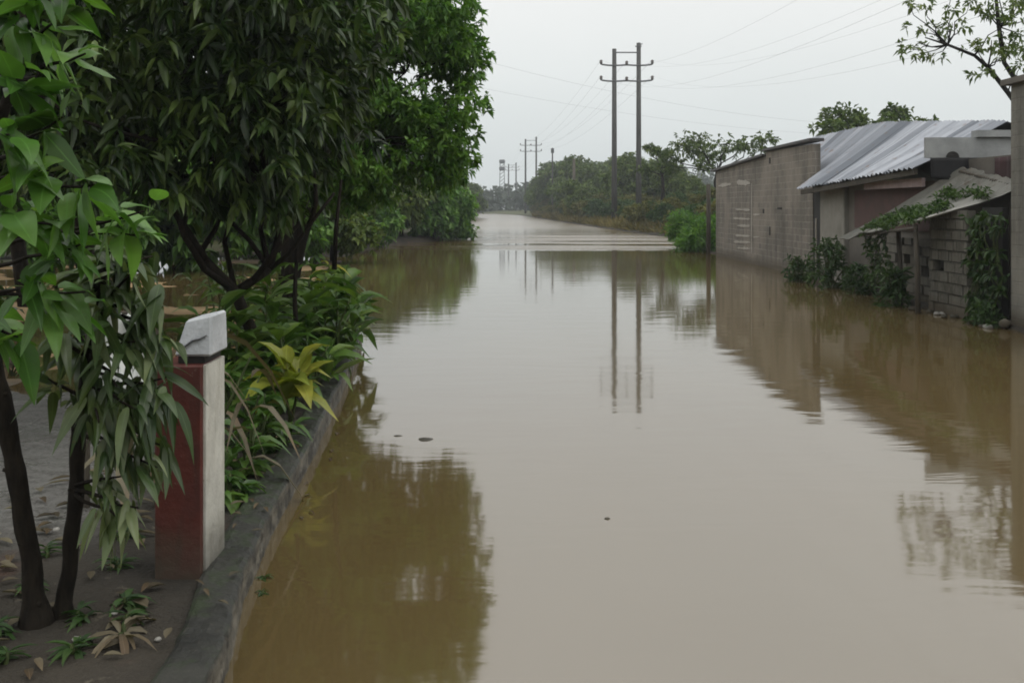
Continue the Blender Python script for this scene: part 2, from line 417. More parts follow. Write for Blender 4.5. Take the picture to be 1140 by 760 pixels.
def leaves_object(name, V, tri, quad, tone, mat, parent=None, smooth=True):
    n, k, _ = V.shape
    off = np.array(parent.location) if parent is not None else np.zeros(3)
    verts = (V - off).reshape(-1, 3)
    base = (np.arange(n) * k)[:, None, None]
    ft = (np.array(tri)[None] + base).reshape(-1, 3) if tri else np.zeros((0, 3), int)
    fq = (np.array(quad)[None] + base).reshape(-1, 4) if quad else np.zeros((0, 4), int)
    me = bpy.data.meshes.new(name)
    me.vertices.add(len(verts)); me.vertices.foreach_set('co', verts.ravel().astype(np.float32))
    loops = np.concatenate([ft.ravel(), fq.ravel()]).astype(np.int32)
    me.loops.add(len(loops)); me.loops.foreach_set('vertex_index', loops)
    starts = np.concatenate([np.arange(len(ft)) * 3, len(ft) * 3 + np.arange(len(fq)) * 4]).astype(np.int32)
    me.polygons.add(len(starts)); me.polygons.foreach_set('loop_start', starts)
    me.polygons.foreach_set('use_smooth', np.full(len(starts), smooth))
    a = me.attributes.new('tone', 'FLOAT', 'POINT'); a.data.foreach_set('value', tone.astype(np.float32))
    rb = me.attributes.new('rib', 'FLOAT', 'POINT')
    rb.data.foreach_set('value', np.tile(np.array([0, 1, 0, 1, 1, 0, 1, 1, 0, 1, 0] if k == 11 else ([1, .5, 0, .5, 1] * 9 if k == 45 else [1] * k), np.float32), n))
    me.materials.append(mat)
    me.update(calc_edges=True); me.validate()
    o = bpy.data.objects.new(name, me); COL.objects.link(o)
    if parent is not None: o.parent = parent
    return o

def whorls(C, O, per, L, wl, down, spread=1.0, tone_mu=.45, tone_sd=.2, clump_tone=.15, hi=False, droop=(.1, .4), back=.12):
    """leaves in whorls at cluster points C with outward directions O"""
    n = len(C); C = np.repeat(C, per, 0); O = np.repeat(O, per, 0)
    m = len(C)
    rnd = rng.normal(0, 1, (m, 3)); rnd /= np.linalg.norm(rnd, axis=1, keepdims=True)
    D = O * .55 + rnd * spread; D[:, 2] -= down
    D /= np.linalg.norm(D, axis=1, keepdims=True)
    Ls = L * rng.uniform(.5 if hi == 'fine' else .65, 1.15, m); Ws = Ls * wl * rng.uniform(.8, 1.2, m)
    P = C - O * rng.uniform(0, 1, (m, 1)) * L * back * 4 + rng.normal(0, L * .12, (m, 3))
    ct = np.repeat(rng.normal(0, clump_tone, n), per)
    tone = np.clip(rng.normal(tone_mu, tone_sd, m) + ct, 0, 1)
    dr = rng.uniform(*droop, m)
    return leaf_arrays(P, D, Ls, Ws, dr, tone, hi)

def crown_points(blobs, n, gap_freq=.9, gap=-.08, shell=.55, seed=0, zmin=None):
    """points in the outer part of ellipsoid blobs, thinned by noise so the crown has gaps and lumps"""
    C, O = [], []
    vol = np.array([b[1][0] * b[1][1] * b[1][2] for b in blobs]) ** .7
    pr = vol / vol.sum(); tries = 0
    while len(C) < n and tries < n * 14:
        tries += 1
        k = rng.choice(len(blobs), p=pr); c, r = blobs[k]
        d = rng.normal(0, 1, 3); d /= np.linalg.norm(d)
        u = shell + (1 - shell) * rng.random() ** .7
        nz = mnoise.noise(Vector((d[0] * 2.1 + seed * 3.1 + k, d[1] * 2.1, d[2] * 2.1)))
        p = np.array(c) + d * np.array(r) * u * (1 + .28 * nz)
        if zmin is not None and p[2] < zmin + .25 * nz: continue
        if mnoise.noise(Vector(p * gap_freq) + Vector((seed * 7.7, 0, 0))) < gap + rng.normal(0, .08): continue
        C.append(p); o = d / np.array(r); O.append(o / np.linalg.norm(o))
    return np.array(C), np.array(O)

def wiggle(a, b, n, amp):
    a, b = Vector(a), Vector(b); L = (b - a).length
    pts = []
    for i in range(n + 1):
        t = i / n; p = a.lerp(b, t)
        if 0 < i < n: p = p + Vector((random.uniform(-1, 1), random.uniform(-1, 1), random.uniform(-.6, .6))) * amp * L
        pts.append(p)
    return pts

def limbs(mb, start, r0, targets, amp=.06, sides=5, taper=.25):
    for tg in targets:
        pts = wiggle(start, tg, 4, amp)
        rr = [r0 * (1 - i / 4 * (1 - taper)) for i in range(5)]
        mb.tube(pts, rr, sides)

# ------------------------------------------------------------------ terrain + water
XL_Y = [-70, 2, 4.1, 5.0, 6, 8, 12.2, 15.5, 22, 31, 45, 53, 59, 75, 110, 156, 240, 312, 335]
XL_X = [-1.0, -1.05, -1.21, -1.36, -1.47, -1.6, -1.97, -2.3, -3.6, -4.7, -6.3, -5.6, -3.5, -3.9, -4.7, -6.0, -8.0, -10, -10]
XR_Y = [-70, 16, 20, 26, 41, 46, 52, 60, 64, 88, 115, 137, 182, 250, 300, 316, 335]
XR_X = [7.7, 7.75, 7.75, 8.1, 8.35, 8.2, 9.6, 10.1, 10.2, 8.6, 7.3, 6.3, 4.6, 1.5, -4, -9, -12]
def XL(y): return np.interp(y, XL_Y, XL_X)
def XR(y): return np.interp(y, XR_Y, XR_X)
def sstep(a, b, x):
    t = np.clip((x - a) / (b - a), 0, 1); return t * t * (3 - 2 * t)
def terrain(x, y):
    nz = mnoise.noise(Vector((x * .35, y * .35, 0))) * .5 + mnoise.noise(Vector((x * 1.3, y * 1.3, 4))) * .2
    nb = mnoise.noise(Vector((x * .05, y * .05, 9)))
    dl = XL(y) - x; dr = x - XR(y)
    end = sstep(313, 330, y) * .8
    if dl <= 0 and dr <= 0:
        return float(-.5 + end * 1.3)
    if dl > 0:
        yard = .125 * (1 - sstep(6.2, 8.5, y) * sstep(.5, 1.2, dl)) + (.015 * sstep(6.2, 8.5, y) - .025 * sstep(9.5, 12, y)) * sstep(.5, 1.2, dl)
        yard = yard + nz * (.05 + .09 * sstep(6, 12, y))
        bank = .25 + nz * .2 + .03 * dl
        z = yard * (1 - sstep(38, 52, y)) + bank * sstep(38, 52, y)
        z += sstep(14, 40, dl) * (.9 + .6 * nb)
        if y > 17 or dl > .3: z = z
        return float(-.5 + (z + .5) * sstep(0, .12 if y < 16 else 1.2, dl) + end * .5)
    low = .06 + nz * .05
    rise = 2.5 * sstep(0, 10, dr) ** .8 * (1 - .8 * sstep(200, 300, y)) + sstep(5, 40, dr) * (1.2 + .8 * nb) * (1 - sstep(220, 310, y)) + nz * .25
    k = sstep(43, 54, y)
    z = low * (1 - k) + rise * k
    z += sstep(18, 45, dr) * (1 - k) * 1.2
    return float(-.5 + (z + .5) * sstep(0, .5, dr) + end * .5)

def seg(edges):
    r = []
    for a, b, n in edges: r += list(np.linspace(a, b, n, endpoint=False))
    return r + [edges[-1][1]]
xs = seg([(-420, -60, 14), (-60, -14, 24), (-14, -6, 26), (-6, -.8, 58), (-.8, 7, 12), (7, 14, 40), (14, 40, 30), (40, 420, 18)])
ys = seg([(-64, 0, 16), (0, 3, 6), (3, 13, 90), (13, 30, 50), (30, 70, 70), (70, 160, 50), (160, 340, 60), (340, 620, 14)])
nx, ny = len(xs), len(ys)
V = []; veg = []; tan = []; sky_grey = []
for y in ys:
    for x in xs:
        z = terrain(x, y); V.append((x, y, z)); sky_grey.append(float(.85 * sstep(5.0, 6.2, y) * (1 - sstep(10, 12, y)) * sstep(.7, 1.3, XL(y) - x))); tan.append(float(sstep(10.5, 12.5, y) * (1 - sstep(30, 38, y)) * sstep(.8, 1.6, XL(y) - x)))
        dr = x - XR(y); dl = XL(y) - x
        v = max(sstep(.4, 2, dr) * sstep(41, 47, y), sstep(1.0, 6, dl) * sstep(36, 50, y), sstep(316, 330, y), .35 * sstep(.5, 3, dr), sstep(22, 40, dl))
        veg.append(float(v))
Fc = [(j * nx + i, j * nx + i + 1, (j + 1) * nx + i + 1, (j + 1) * nx + i) for j in range(ny - 1) for i in range(nx - 1)]
me = bpy.data.meshes.new('ground'); me.from_pydata(V, [], Fc)
a = me.attributes.new('veg', 'FLOAT', 'POINT'); a.data.foreach_set('value', veg)
a = me.attributes.new('grey', 'FLOAT', 'POINT'); a.data.foreach_set('value', sky_grey)  # mask of the painted sky reflection in the yard
a = me.attributes.new('tan', 'FLOAT', 'POINT'); a.data.foreach_set('value', tan)
me.materials.append(M['ground']); me.polygons.foreach_set('use_smooth', [True] * len(me.polygons))
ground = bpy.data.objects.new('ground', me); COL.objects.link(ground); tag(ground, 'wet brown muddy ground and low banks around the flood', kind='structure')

wb = MB(); wb.add([(-70, -64, 0), (40, -64, 0), (40, 336, 0), (-70, 336, 0)], [(0, 1, 2, 3)])
water = wb.build('flood_water', M['water']); tag(water, 'brown flood water covering the road and mirroring the sky', kind='structure')

# haze: even pale air round the whole scene
hb = MB(); hb.box((-425, -68, -2.0), (425, 624, 30))
hm = NT('haze_air'); pv = hm.n('ShaderNodeVolumePrincipled', Density=0.0007, Anisotropy=0.2)
pv.inputs['Color'].default_value = (.90, .95, 1.0, 1); hm.l(pv.outputs[0], hm.out.inputs['Volume'])
haze = hb.build('haze', hm.m); tag(haze, 'pale damp haze over the flooded road', kind='stuff')

# ------------------------------------------------------------------ low concrete wall on the left
def kerb_wall():
    mb = MB()
    ys_ = list(np.arange(2.4, 14.2, .035)); rows = []
    prof = [(.0, -.5), (.0, -.05), (.004, .0), (.0, .04), (-.002, .08), (.0, .115), (.002, .14), (-.006, .158), (-.03, .168), (-.07, .17), (-.11, .171), (-.15, .17), (-.19, .171), (-.225, .168), (-.25, .155), (-.262, .13), (-.27, -.3)]
    prof_n = len(prof)
    for y in ys_:
        x = XL(y) + mnoise.noise(Vector((0, y * 1.7, 0))) * .022; dz = mnoise.noise(Vector((9, y * .8, 0))) * .014
        jt = .016 if any(abs(y - q) < .02 for q in (3.05, 4.26, 5.62, 6.71, 7.9, 9.3)) else 0
        chip = jt + max(0, mnoise.noise(Vector((3, y * 2.3, 7))) - .25) * .09
        rows.append([])
        for k, (ox, oz) in enumerate([(a * .82, b) for a, b in prof]):
            q = Vector((ox * 14, y * 14, oz * 14)); n = mnoise.noise(q) * .006 + mnoise.noise(q * 2.7) * .005
            c = chip if 4 <= k <= 8 else (jt if k > 8 else 0)
            rows[-1].append((x + ox + n - c * .7, y, oz + dz + (n if k > 6 else 0) - c * (.6 if k > 5 else .2)))
    vs = [p for r in rows for p in r]; fs = []
    for i in range(len(rows) - 1):
        for k in range(prof_n - 1):
            fs.append((i * prof_n + k, i * prof_n + k + 1, (i + 1) * prof_n + k + 1, (i + 1) * prof_n + k))
    fs.append(tuple(range(prof_n))[::-1]); fs.append(tuple((len(rows) - 1) * prof_n + k for k in range(prof_n)))
    mb.add(vs, fs)
    mb.tone = [1.0 if (i % prof_n) <= 6 else 0.0 for i in range(len(vs))]
    o = mb.build('retaining_wall', M['kerb'])
    return tag(o, 'low dark mossy concrete retaining wall along the left edge of the flooded road', 'wall')
kerb_wall()

# ------------------------------------------------------------------ red and white gate pillar
def gate_pillar():
    p0 = (-1.74, 5.15, .1)
    r = empty('gate_pillar', p0, 'stout gate pillar with a red front, a white side and a white block on top', 'pillar')
    b = MB(); b.box((-1.80, 4.95, -.2), (-1.562, 5.30, 1.205)); b.build('pillar_body', M['red_paint'], r, bevel=.008)
    s = MB(); s.box((-1.5615, 4.975, .05), (-1.549, 5.298, 1.202)); s.build('white_side', M['white_paint'], r)
    g = MB(); g.box((-1.70, 5.01, 1.207), (-1.565, 5.27, 1.242)); g.build('cap_gap_shade', M['hole'], r)  # near-black block paints the shaded gap under the cap
    c = MB(); c.add([(-1.715, 4.99, 1.244), (-1.525, 4.99, 1.244), (-1.525, 5.28, 1.244), (-1.715, 5.28, 1.244), (-1.665, 5.02, 1.425), (-1.53, 5.01, 1.455), (-1.53, 5.27, 1.455), (-1.665, 5.26, 1.425)],
                 [(3, 2, 1, 0), (4, 5, 6, 7), (0, 1, 5, 4), (1, 2, 6, 5), (2, 3, 7, 6), (3, 0, 4, 7)])
    c.build('pillar_cap', M['cap_white'], r, bevel=.012)
    k = MB(); k.tube([(-1.695, 4.985, 1.275), (-1.66, 4.989, 1.295), (-1.62, 4.991, 1.325), (-1.58, 4.993, 1.335), (-1.55, 4.996, 1.352)], [.004, .006, .006, .006, .003], 5)
    k.build('cap_shadow_line', M['steel'], r)  # grey tube stands in for a diagonal shadow across the cap
gate_pillar()

# pale sheet hung behind the leaves beside the pillar
def white_sheet():
    mb = MB(); nu, nv = 14, 18; vs = []
    for j in range(nv + 1):
        for i in range(nu + 1):
            u, v = i / nu, j / nv
            x = -2.62 + u * .38 + .02 * math.sin(v * 5); z = .72 + v * .62
            y = 6.15 + .045 * math.sin(u * 21 + 2 * v) + .03 * math.sin(v * 9 + u * 4)
            vs.append((x, y, z))
    fs = [(j * (nu + 1) + i, j * (nu + 1) + i + 1, (j + 1) * (nu + 1) + i + 1, (j + 1) * (nu + 1) + i) for j in range(nv) for i in range(nu)]
    mb.add(vs, fs)
    o = mb.build('plastic_sheet', M['white_plastic'], smooth=True)
    m = o.modifiers.new('solid', 'SOLIDIFY'); m.thickness = .004
    tag(o, 'crumpled white sheet glimpsed behind the drooping leaves left of the red pillar', 'sheet')
    s = MB(); s.tube([(-2.66, 6.15, .05), (-2.65, 6.15, 1.4)], [.02, .016], 6); s.tube([(-2.22, 6.15, .05), (-2.21, 6.15, 1.38)], [.02, .016], 6)
    s.tube([(-2.7, 6.15, 1.34), (-2.18, 6.15, 1.345)], .012, 6)
    so = s.build('stick_frame', M['old_wood']); tag(so, 'thin stick frame that carries the crumpled white sheet', 'frame')
white_sheet()

# ------------------------------------------------------------------ trees
def tree(name, base, label, trunk_mb, leaf_data, leaf_m, bark_m, group=None):
    r = empty(name, base, label, 'tree', group)
    trunk_mb.build('trunk', bark_m, r, smooth=True)
    V_, tri, quad, tone = leaf_data
    leaves_object('crown', V_, tri, quad, tone, leaf_m, r)
    return r

# near dark tree with forked trunk (about 10 m away)
def near_tree():
    mb = MB(); Y = 9.9
    A = at(297, 425, Y); A.z = .05
    p1, p2, p3 = at(283, 375, Y), at(262, 325, 9.8), at(222, 283, 9.6)
    mb.tube([A + Vector((.02, 0, -.15)), A, p1, p2, p3, at(195, 235, 9.5), at(170, 180, 9.4)], [0.091, 0.077, 0.063, 0.059, 0.045, 0.035, 0.021], 9)
    f = at(300, 300, 10.0)
    mb.tube([p2, at(282, 312, 9.9), f], [0.052, 0.043, 0.038], 8)
    mb.tube([f, at(310, 262, 10.1), at(318, 225, 10.2), at(322, 160, 10.3)], [0.035, 0.032, 0.028, 0.017], 7)
    mb.tube([f, at(278, 268, 10), at(255, 245, 10.1), at(235, 210, 10.2)], [0.029, 0.025, 0.022, 0.014], 7)
    mb.tube([f, at(322, 282, 10), at(345, 250, 9.9), at(372, 215, 9.8)], [0.028, 0.025, 0.021, 0.014], 7)
    mb.tube([p3, at(240, 255, 9.9), at(255, 215, 10.3)], [0.032, 0.025, 0.014], 7)
    mb.tube([p2, at(228, 300, 9.2), at(205, 262, 8.9), at(190, 220, 8.7)], [0.035, 0.032, 0.028, 0.014], 7)
    for (xa, ya, xb, yb, xc, yc, Yq) in ((331, 395, 328, 330, 333, 235, 10.6), (372, 300, 374, 255, 380, 200, 11.5), (262, 325, 250, 270, 262, 215, 10.1), (300, 300, 290, 255, 300, 210, 10.3), (230, 290, 205, 250, 215, 205, 9.4), (345, 250, 352, 225, 350, 190, 10), (282, 312, 305, 282, 340, 240, 9.7)):
        mb.tube([at(xa, ya, Yq), at(xb, yb, Yq), at(xc, yc, Yq)], [.034, .028, .016], 6)
    blobs = [((-3.1, 9.6, 3.6), (1.9, 2.4, 1.75)), ((-2.5, 9.8, 2.9), (1.0, 1.7, 1.1)), ((-4.6, 9.2, 3.4), (1.7, 2.2, 1.6)),
             ((-3.0, 8.6, 4.7), (1.7, 2.0, 1.2)), ((-2.2, 10.6, 4.3), (1.0, 1.8, 1.5)), ((-3.6, 8.0, 2.75), (.95, 1.0, .8)), ((-5.6, 8.6, 3.6), (1.4, 1.8, 1.6))]
    for c, r_ in blobs: limbs(mb, at(300, 215, 9.9), .04, [Vector(c)], .08)
    C, O = crown_points(blobs, 2400, .85, -.12, .45, 1, zmin=1.74)
    for k in range(0, len(C), 30):
        b = blobs[min(range(len(blobs)), key=lambda q: np.linalg.norm(np.array(blobs[q][0]) - C[k]))]
        limbs(mb, Vector(b[0]), .018, [Vector(C[k])], .08, 4, .3)
    ld = whorls(C, O, 9, .20, .31, .5, 1.0, .42, .26, .28, True, (.1, .5))
    tree('mango_tree', (A.x, A.y, .05), 'nearest big dark tree with a forked leaning trunk behind the mossy wall', mb, ld, M['leaf_mango'], M['bark'])
near_tree()

# brighter tree whose crown reaches over the water
def leaning_tree():
    mb = MB(); b = Vector((-3.7, 15.6, -.1))
    k1 = Vector((-3.4, 15.7, 1.5)); k2 = Vector((-2.9, 15.8, 3.0)); k3 = Vector((-2.2, 16, 4.4))
    mb.tube([b - Vector((0, 0, .2)), b, k1, k2, k3, Vector((-1.7, 16.2, 6))], [.17, .15, .13, .11, .08, .03], 9)
    blobs = [((-1.75, 16.1, 4.2), (1.25, 1.7, 1.35)), ((-2.0, 16.3, 4.9), (1.0, 1.2, 1.0)), ((-2.3, 16.2, 3.4), (1.0, 1.2, .9)), ((-1.5, 16.4, 5.5), (1.05, 1.6, 1.1)), ((-2.9, 16.0, 3.6), (1.4, 1.7, 1.3)), ((-3.2, 16.2, 5.4), (1.6, 1.9, 1.4)),
             ((-1.55, 15.8, 3.1), (.85, 1.0, .65)), ((-1.15, 16.3, 4.9), (.72, 1.0, .85)), ((-.95, 16.0, 3.75), (.55, .8, .5)), ((-2.2, 15.5, 2.75), (.9, 1.0, .6)), ((-1.0, 16.1, 3.05), (.62, .8, .5)), ((-2.6, 16.2, 2.5), (.9, .9, .6)), ((-3.3, 15.9, 2.4), (1.0, 1.0, .7)), ((-1.35, 16.4, 2.65), (.8, .9, .45)), ((-.75, 16.3, 4.4), (.5, .8, .55))]
    for c, r_ in blobs: limbs(mb, k2 if c[2] < 4.3 else k3, .05, [Vector(c)], .07)
    C, O = crown_points(blobs, 4600, 1.1, -.16, .35, 2, zmin=1.9)
    for k in range(0, len(C), 40):
        q = blobs[min(range(len(blobs)), key=lambda q: np.linalg.norm(np.array(blobs[q][0]) - C[k]))]
        limbs(mb, Vector(q[0]), .016, [Vector(C[k])], .08, 4, .3)
    ld = whorls(C, O, 9, .14, .42, .25, 1.0, .68, .2, .2, False, (.05, .35))
    tree('shade_tree', (b.x, b.y, -.1), 'bright green tree leaning its crown out over the water beyond the dark forked tree', mb, ld, M['leaf_bright'], M['bark'])
leaning_tree()

def filler_tree(x, y, r, zt, label, seed, n=900, zmin=2.2, leaf='leaf_filler', L=.26):
    mb = MB(); zb = terrain(x, y)
    top = Vector((x + random.uniform(-.4, .4), y, zmin + (zt - zmin) * .45))
    mb.tube(wiggle((x, y, zb - .2), top, 4, .04), [.16, .14, .12, .1, .07], 8)
    blobs = []
    for k in range(6):
        a = k * 1.05 + seed
        blobs.append(((x + math.cos(a) * r * .5, y + math.sin(a) * r * .5, zmin + (zt - zmin) * random.uniform(.3, .72)), (r * .62, r * .62, (zt - zmin) * .33)))
    for c, _ in blobs: limbs(mb, top, .05, [Vector(c)], .1)
    C, O = crown_points(blobs, n, .7, -.1, .4, seed, zmin=zmin)
    ld = whorls(C, O, 8, L, .36, .3, 1.0, .42, .2, .16)
    tree('shade_tree', (x, y, zb), label, mb, ld, M[leaf], M['bark'])
filler_tree(-6.3, 14.5, 3.0, 8.2, 'dark leafy tree in the flooded yard, right behind the forked tree', 3, 1200, 2.3)
filler_tree(-9.6, 19.5, 3.6, 9.0, 'dark leafy tree at the far left of the flooded yard', 4, 1100, 2.4)
filler_tree(-4.9, 21.0, 2.3, 8.0, 'dark leafy tree between the flooded yard and the open water', 5, 1000, 2.6)
filler_tree(-8.6, 11.0, 2.6, 6.6, 'dark leafy tree left of the forked tree, behind the saplings', 6, 900, 2.0)
filler_tree(-5.6, 6.6, 1.9, 5.6, 'dark leafy tree above the wet yard at the left edge', 8, 800, 2.25, 'leaf_mango', .2)

# saplings in the left foreground
def sapling(base, stem, twigs, leafspecs, label, leaf_m, wl, hi=True):
    mb = MB(); pts, rad = [], []
    for i in range(len(stem[0]) - 1):
        for q in range(6):
            u = q / 6; p = stem[0][i].lerp(stem[0][i + 1], u); k = len(pts)
            pts.append(p + Vector((mnoise.noise(Vector((k * .35, 1, base.x))), mnoise.noise(Vector((k * .35, 5, base.x))), 0)) * .012)
            rad.append((stem[1][i] * (1 - u) + stem[1][i + 1] * u) * (1 + .16 * mnoise.noise(Vector((k * .6, 9, base.x)))) * (1 + .9 * max(0, 1 - k / 4)))
    mb.tube(pts, rad, 10)
    for k in range(3, len(pts) - 4, 5):
        d = Vector((random.uniform(-1, 1), random.uniform(-1, .2), .3)).normalized(); mb.tube([pts[k], pts[k] + d * rad[k] * 1.25], [rad[k] * .5, rad[k] * .18], 6)
    Vs, tones = [], []
    tri = quad = None
    for (src, tip, n, L, down, mu, sd) in leafspecs:
        src, tip = Vector(src), Vector(tip)
        mb.tube(wiggle(src, tip, 4, .05), [.011, .009, .008, .006, .004], 5)
        o = (tip - src).normalized()
        C = np.array([tip]); O = np.array([o])
        Vv, tri, quad, tn = whorls(C, O, n, L, wl, down, 1.0, mu, sd, .05, 'fine', (.1, .55), .25)
        Vs.append(Vv); tones.append(tn)
    r = empty('sapling', base, label, 'sapling')
    mb.build('trunk', M['bark'], r, smooth=True)
    leaves_object('foliage', np.concatenate(Vs), tri, quad, np.concatenate(tones), leaf_m, r)
def P(px, py, Y): return at(px, py, Y)
# first sapling: ovate bright leaves hanging in from the upper left
stem = [P(42, 712, 4.45), P(36, 640, 4.43), P(20, 540, 4.4), P(2, 440, 4.35), P(-25, 330, 4.25), P(-20, 200, 4.1), P(15, 90, 3.95), P(30, -40, 3.9)]
specs = []
for (sx, sy, tx, ty, Y, n, L, down, mu) in [
    (15, 60, 60, 25, 3.7, 5, .22, .15, .85), (15, 90, 95, 60, 3.6, 4, .22, .2, .8), (10, 100, 30, 90, 3.5, 6, .24, .5, .5), (-10, 180, 70, 130, 3.6, 6, .22, .4, .45),
    (-20, 200, 55, 190, 3.6, 6, .22, .45, .6), (-10, 200, 115, 205, 3.7, 4, .24, .55, .75), (-20, 250, 15, 240, 3.5, 7, .22, .3, .6), (-20, 250, 60, 250, 3.7, 5, .22, .25, .6),
    (-20, 300, 95, 270, 3.8, 5, .22, .3, .6), (-20, 280, 160, 235, 3.85, 3, .25, .15, .85), (60, 255, 150, 262, 3.9, 5, .22, .25, .75), (-20, 330, 45, 315, 3.8, 6, .22, .4, .55),
    (-20, 330, 95, 325, 3.9, 6, .22, .35, .7), (-25, 350, 20, 375, 4.0, 6, .22, .5, .55), (40, 330, 90, 360, 4.0, 4, .2, .1, .85), (-10, 150, 10, 150, 3.4, 6, .24, .4, .4),
    (15, 40, 15, 10, 3.6, 7, .22, .2, .5), (30, -20, 85, -5, 3.7, 6, .22, .3, .4), (30, -30, 40, 0, 3.5, 5, .22, .5, .6)]:
    specs.append((P(sx, sy, (Y + 4.1) / 2), P(tx, ty, Y), n + 4, L * .82, down * .35, mu, .2))
sapling(P(42, 700, 4.45), (stem, [.05, .045, .042, .040, .036, .03, .022, .014]), None, specs, 'sapling with broad bright green leaves leaning in at the left edge', M['leaf_young'], .52)
# second sapling: long drooping mango leaves
stem = [P(66, 712, 4.52), P(74, 650, 4.52), P(84, 560, 4.5), P(88, 470, 4.48), P(98, 400, 4.45), P(110, 340, 4.4), P(120, 280, 4.4)]
specs = []
for (sx, sy, tx, ty, Y, n, L, down, mu) in [
    (110, 340, 150, 300, 4.3, 9, .24, .9, .45), (110, 340, 180, 330, 4.35, 9, .24, 1.0, .4), (100, 390, 150, 380, 4.3, 10, .25, 1.1, .35), (98, 400, 60, 370, 4.3, 9, .24, 1.0, .45),
    (98, 410, 130, 430, 4.25, 9, .25, 1.2, .35), (90, 440, 185, 420, 4.3, 9, .24, 1.2, .4), (90, 440, 50, 420, 4.35, 7, .22, 1.1, .45), (88, 450, 170, 470, 4.3, 8, .24, 1.3, .45),
    (88, 470, 140, 500, 4.3, 7, .22, 1.2, .4), (86, 480, 175, 520, 4.35, 5, .2, 1.2, .6), (84, 540, 135, 530, 4.35, 5, .22, 1.3, .6), (84, 545, 155, 565, 4.3, 6, .24, 1.3, .9),
    (84, 550, 130, 575, 4.3, 5, .2, 1.2, .8), (110, 330, 100, 300, 4.3, 9, .24, .8, .4), (115, 300, 170, 285, 4.5, 8, .24, .9, .35), (95, 420, 110, 470, 4.2, 8, .24, 1.3, .35), (95, 420, 150, 455, 4.2, 8, .24, 1.2, .3), (110, 340, 190, 380, 4.35, 9, .23, 1.0, .4), (110, 350, 120, 350, 4.2, 10, .24, .8, .45), (100, 400, 195, 450, 4.4, 8, .22, 1.1, .35), (90, 440, 190, 500, 4.5, 6, .22, 1.1, .3), (115, 300, 60, 320, 4.4, 8, .24, .8, .4), (120, 280, 135, 270, 4.4, 9, .24, .6, .4)]:
    specs.append((P(sx, sy, 4.45), P(tx, ty, Y), n + 6, L * .88, down * .8, mu + .08, .22))
sapling(P(70, 700, 4.52), (stem, [.040, .036, .034, .032, .028, .02, .012]), None, specs, 'sapling with long drooping dark leaves just left of the red pillar', M['leaf_droop'], .26)

# ------------------------------------------------------------------ broad-leaved plants along the wall
def rosette(name, base, n, L, wl, tone, mat, label, lift=.9, stems=3, h=.35, group=None, cat='plant', droop=(.25, .8)):
    r = empty(name, base, label, cat, group)
    b = np.array(base); mb = MB(); Vs, tn = [], []
    for s in range(stems):
        a = random.uniform(0, 6.28); top = Vector(base) + Vector((math.cos(a) * h * .35, math.sin(a) * h * .35, h * random.uniform(.6, 1.1)))
        mb.tube(wiggle(Vector(base) - Vector((0, 0, .08)), top, 3, .05), [.016, .014, .012, .008], 6)
        m = n // stems
        az = rng.uniform(0, 6.28, m); el = rng.uniform(.1, 1.0, m) * lift
        D = np.stack([np.cos(az), np.sin(az), el], 1)
        Pp = np.tile(np.array(top), (m, 1)) - np.stack([0 * az, 0 * az, rng.uniform(0, .6, m) * h], 1)
        Ls = L * rng.uniform(.6, 1.15, m)
        V_, tri, quad, t_ = leaf_arrays(Pp, D, Ls, Ls * wl * rng.uniform(.8, 1.2, m), rng.uniform(*droop, m), np.clip(rng.normal(tone, .22, m), 0, 1), True, .4)
        Vs.append(V_); tn.append(t_)
    mb.build('stem', M['stem'], r, smooth=True)
    leaves_object('foliage', np.concatenate(Vs), tri, quad, np.concatenate(tn), mat, r)
    return r
# the yellow one stands alone; the green ones form the border behind the wall
rosette('croton_plant', (-1.90, 8.35, .12), 24, .50, .40, .75, M['leaf_yellow'], 'yellow leaved plant at the wall, just right of the forked trunk', 2.0, 2, .5)
rosette('croton_plant', (-2.15, 12.6, .12), 18, .30, .3, .6, M['leaf_yellow'], 'tall plant topped with yellow green leaves, farthest along the wall', 1.3, 2, 1.3)
border = [(-1.95, 9.7, .48, .7), (-1.98, 10.9, .5, .9), (-2.0, 11.5, .5, 1.0), (-2.15, 12.9, .5, 1.1), (-2.5, 9.2, .5, .9), (-2.05, 9.3, .42, .5), (-2.35, 9.9, .5, .8), (-2.05, 10.4, .48, .7), (-2.6, 10.8, .5, .9), (-2.15, 11.1, .5, .8), (-2.1, 11.9, .5, .9), (-2.5, 12.2, .5, 1.0), (-2.2, 13.1, .5, .9), (-2.35, 13.9, .5, .8),
          (-2.7, 13.4, .5, 1.1), (-2.0, 8.9, .34, .35), (-2.3, 8.6, .36, .45), (-2.9, 11.9, .5, 1.1), (-2.45, 14.7, .5, .9)]
for i, (x, y, L, h) in enumerate(border):
    rosette('broadleaf_plant', (x - .10, y, .1), 36, L * 1.12, .27, .55, M['leaf_broad'], 'green broad leaved plant in the border along the mossy wall', 1.45, 3, h, 'broad leaved plants along the wall')
for (x, y, L, h) in ((-1.88, 6.9, .26, .32), (-1.98, 7.4, .30, .45), (-1.80, 7.6, .24, .3), (-2.05, 6.5, .26, .4), (-2.2, 7.9, .34, .5), (-1.78, 6.2, .2, .2)):
    rosette('shrub', (x, y, .1), 30, L, .30, .3, M['leaf_broad'], 'dark leafy shrub between the red pillar and the yellow plant', 1.0, 4, h, 'shrubs behind the red pillar', 'shrub')
rosette('withered_plant', (-2.12, 6.35, .1), 12, .42, .17, .85, M['leaf_dead'], 'withered tan plant with long hanging leaves just behind the red pillar', .9, 2, 1.25, None, 'plant', (1.0, 1.7))
rosette('withered_plant', (-2.35, 6.6, .1), 12, .55, .15, .7, M['leaf_dead'], 'withered tan plant behind the crumpled white sheet', .9, 2, 1.3, None, 'plant', (1.0, 1.7))
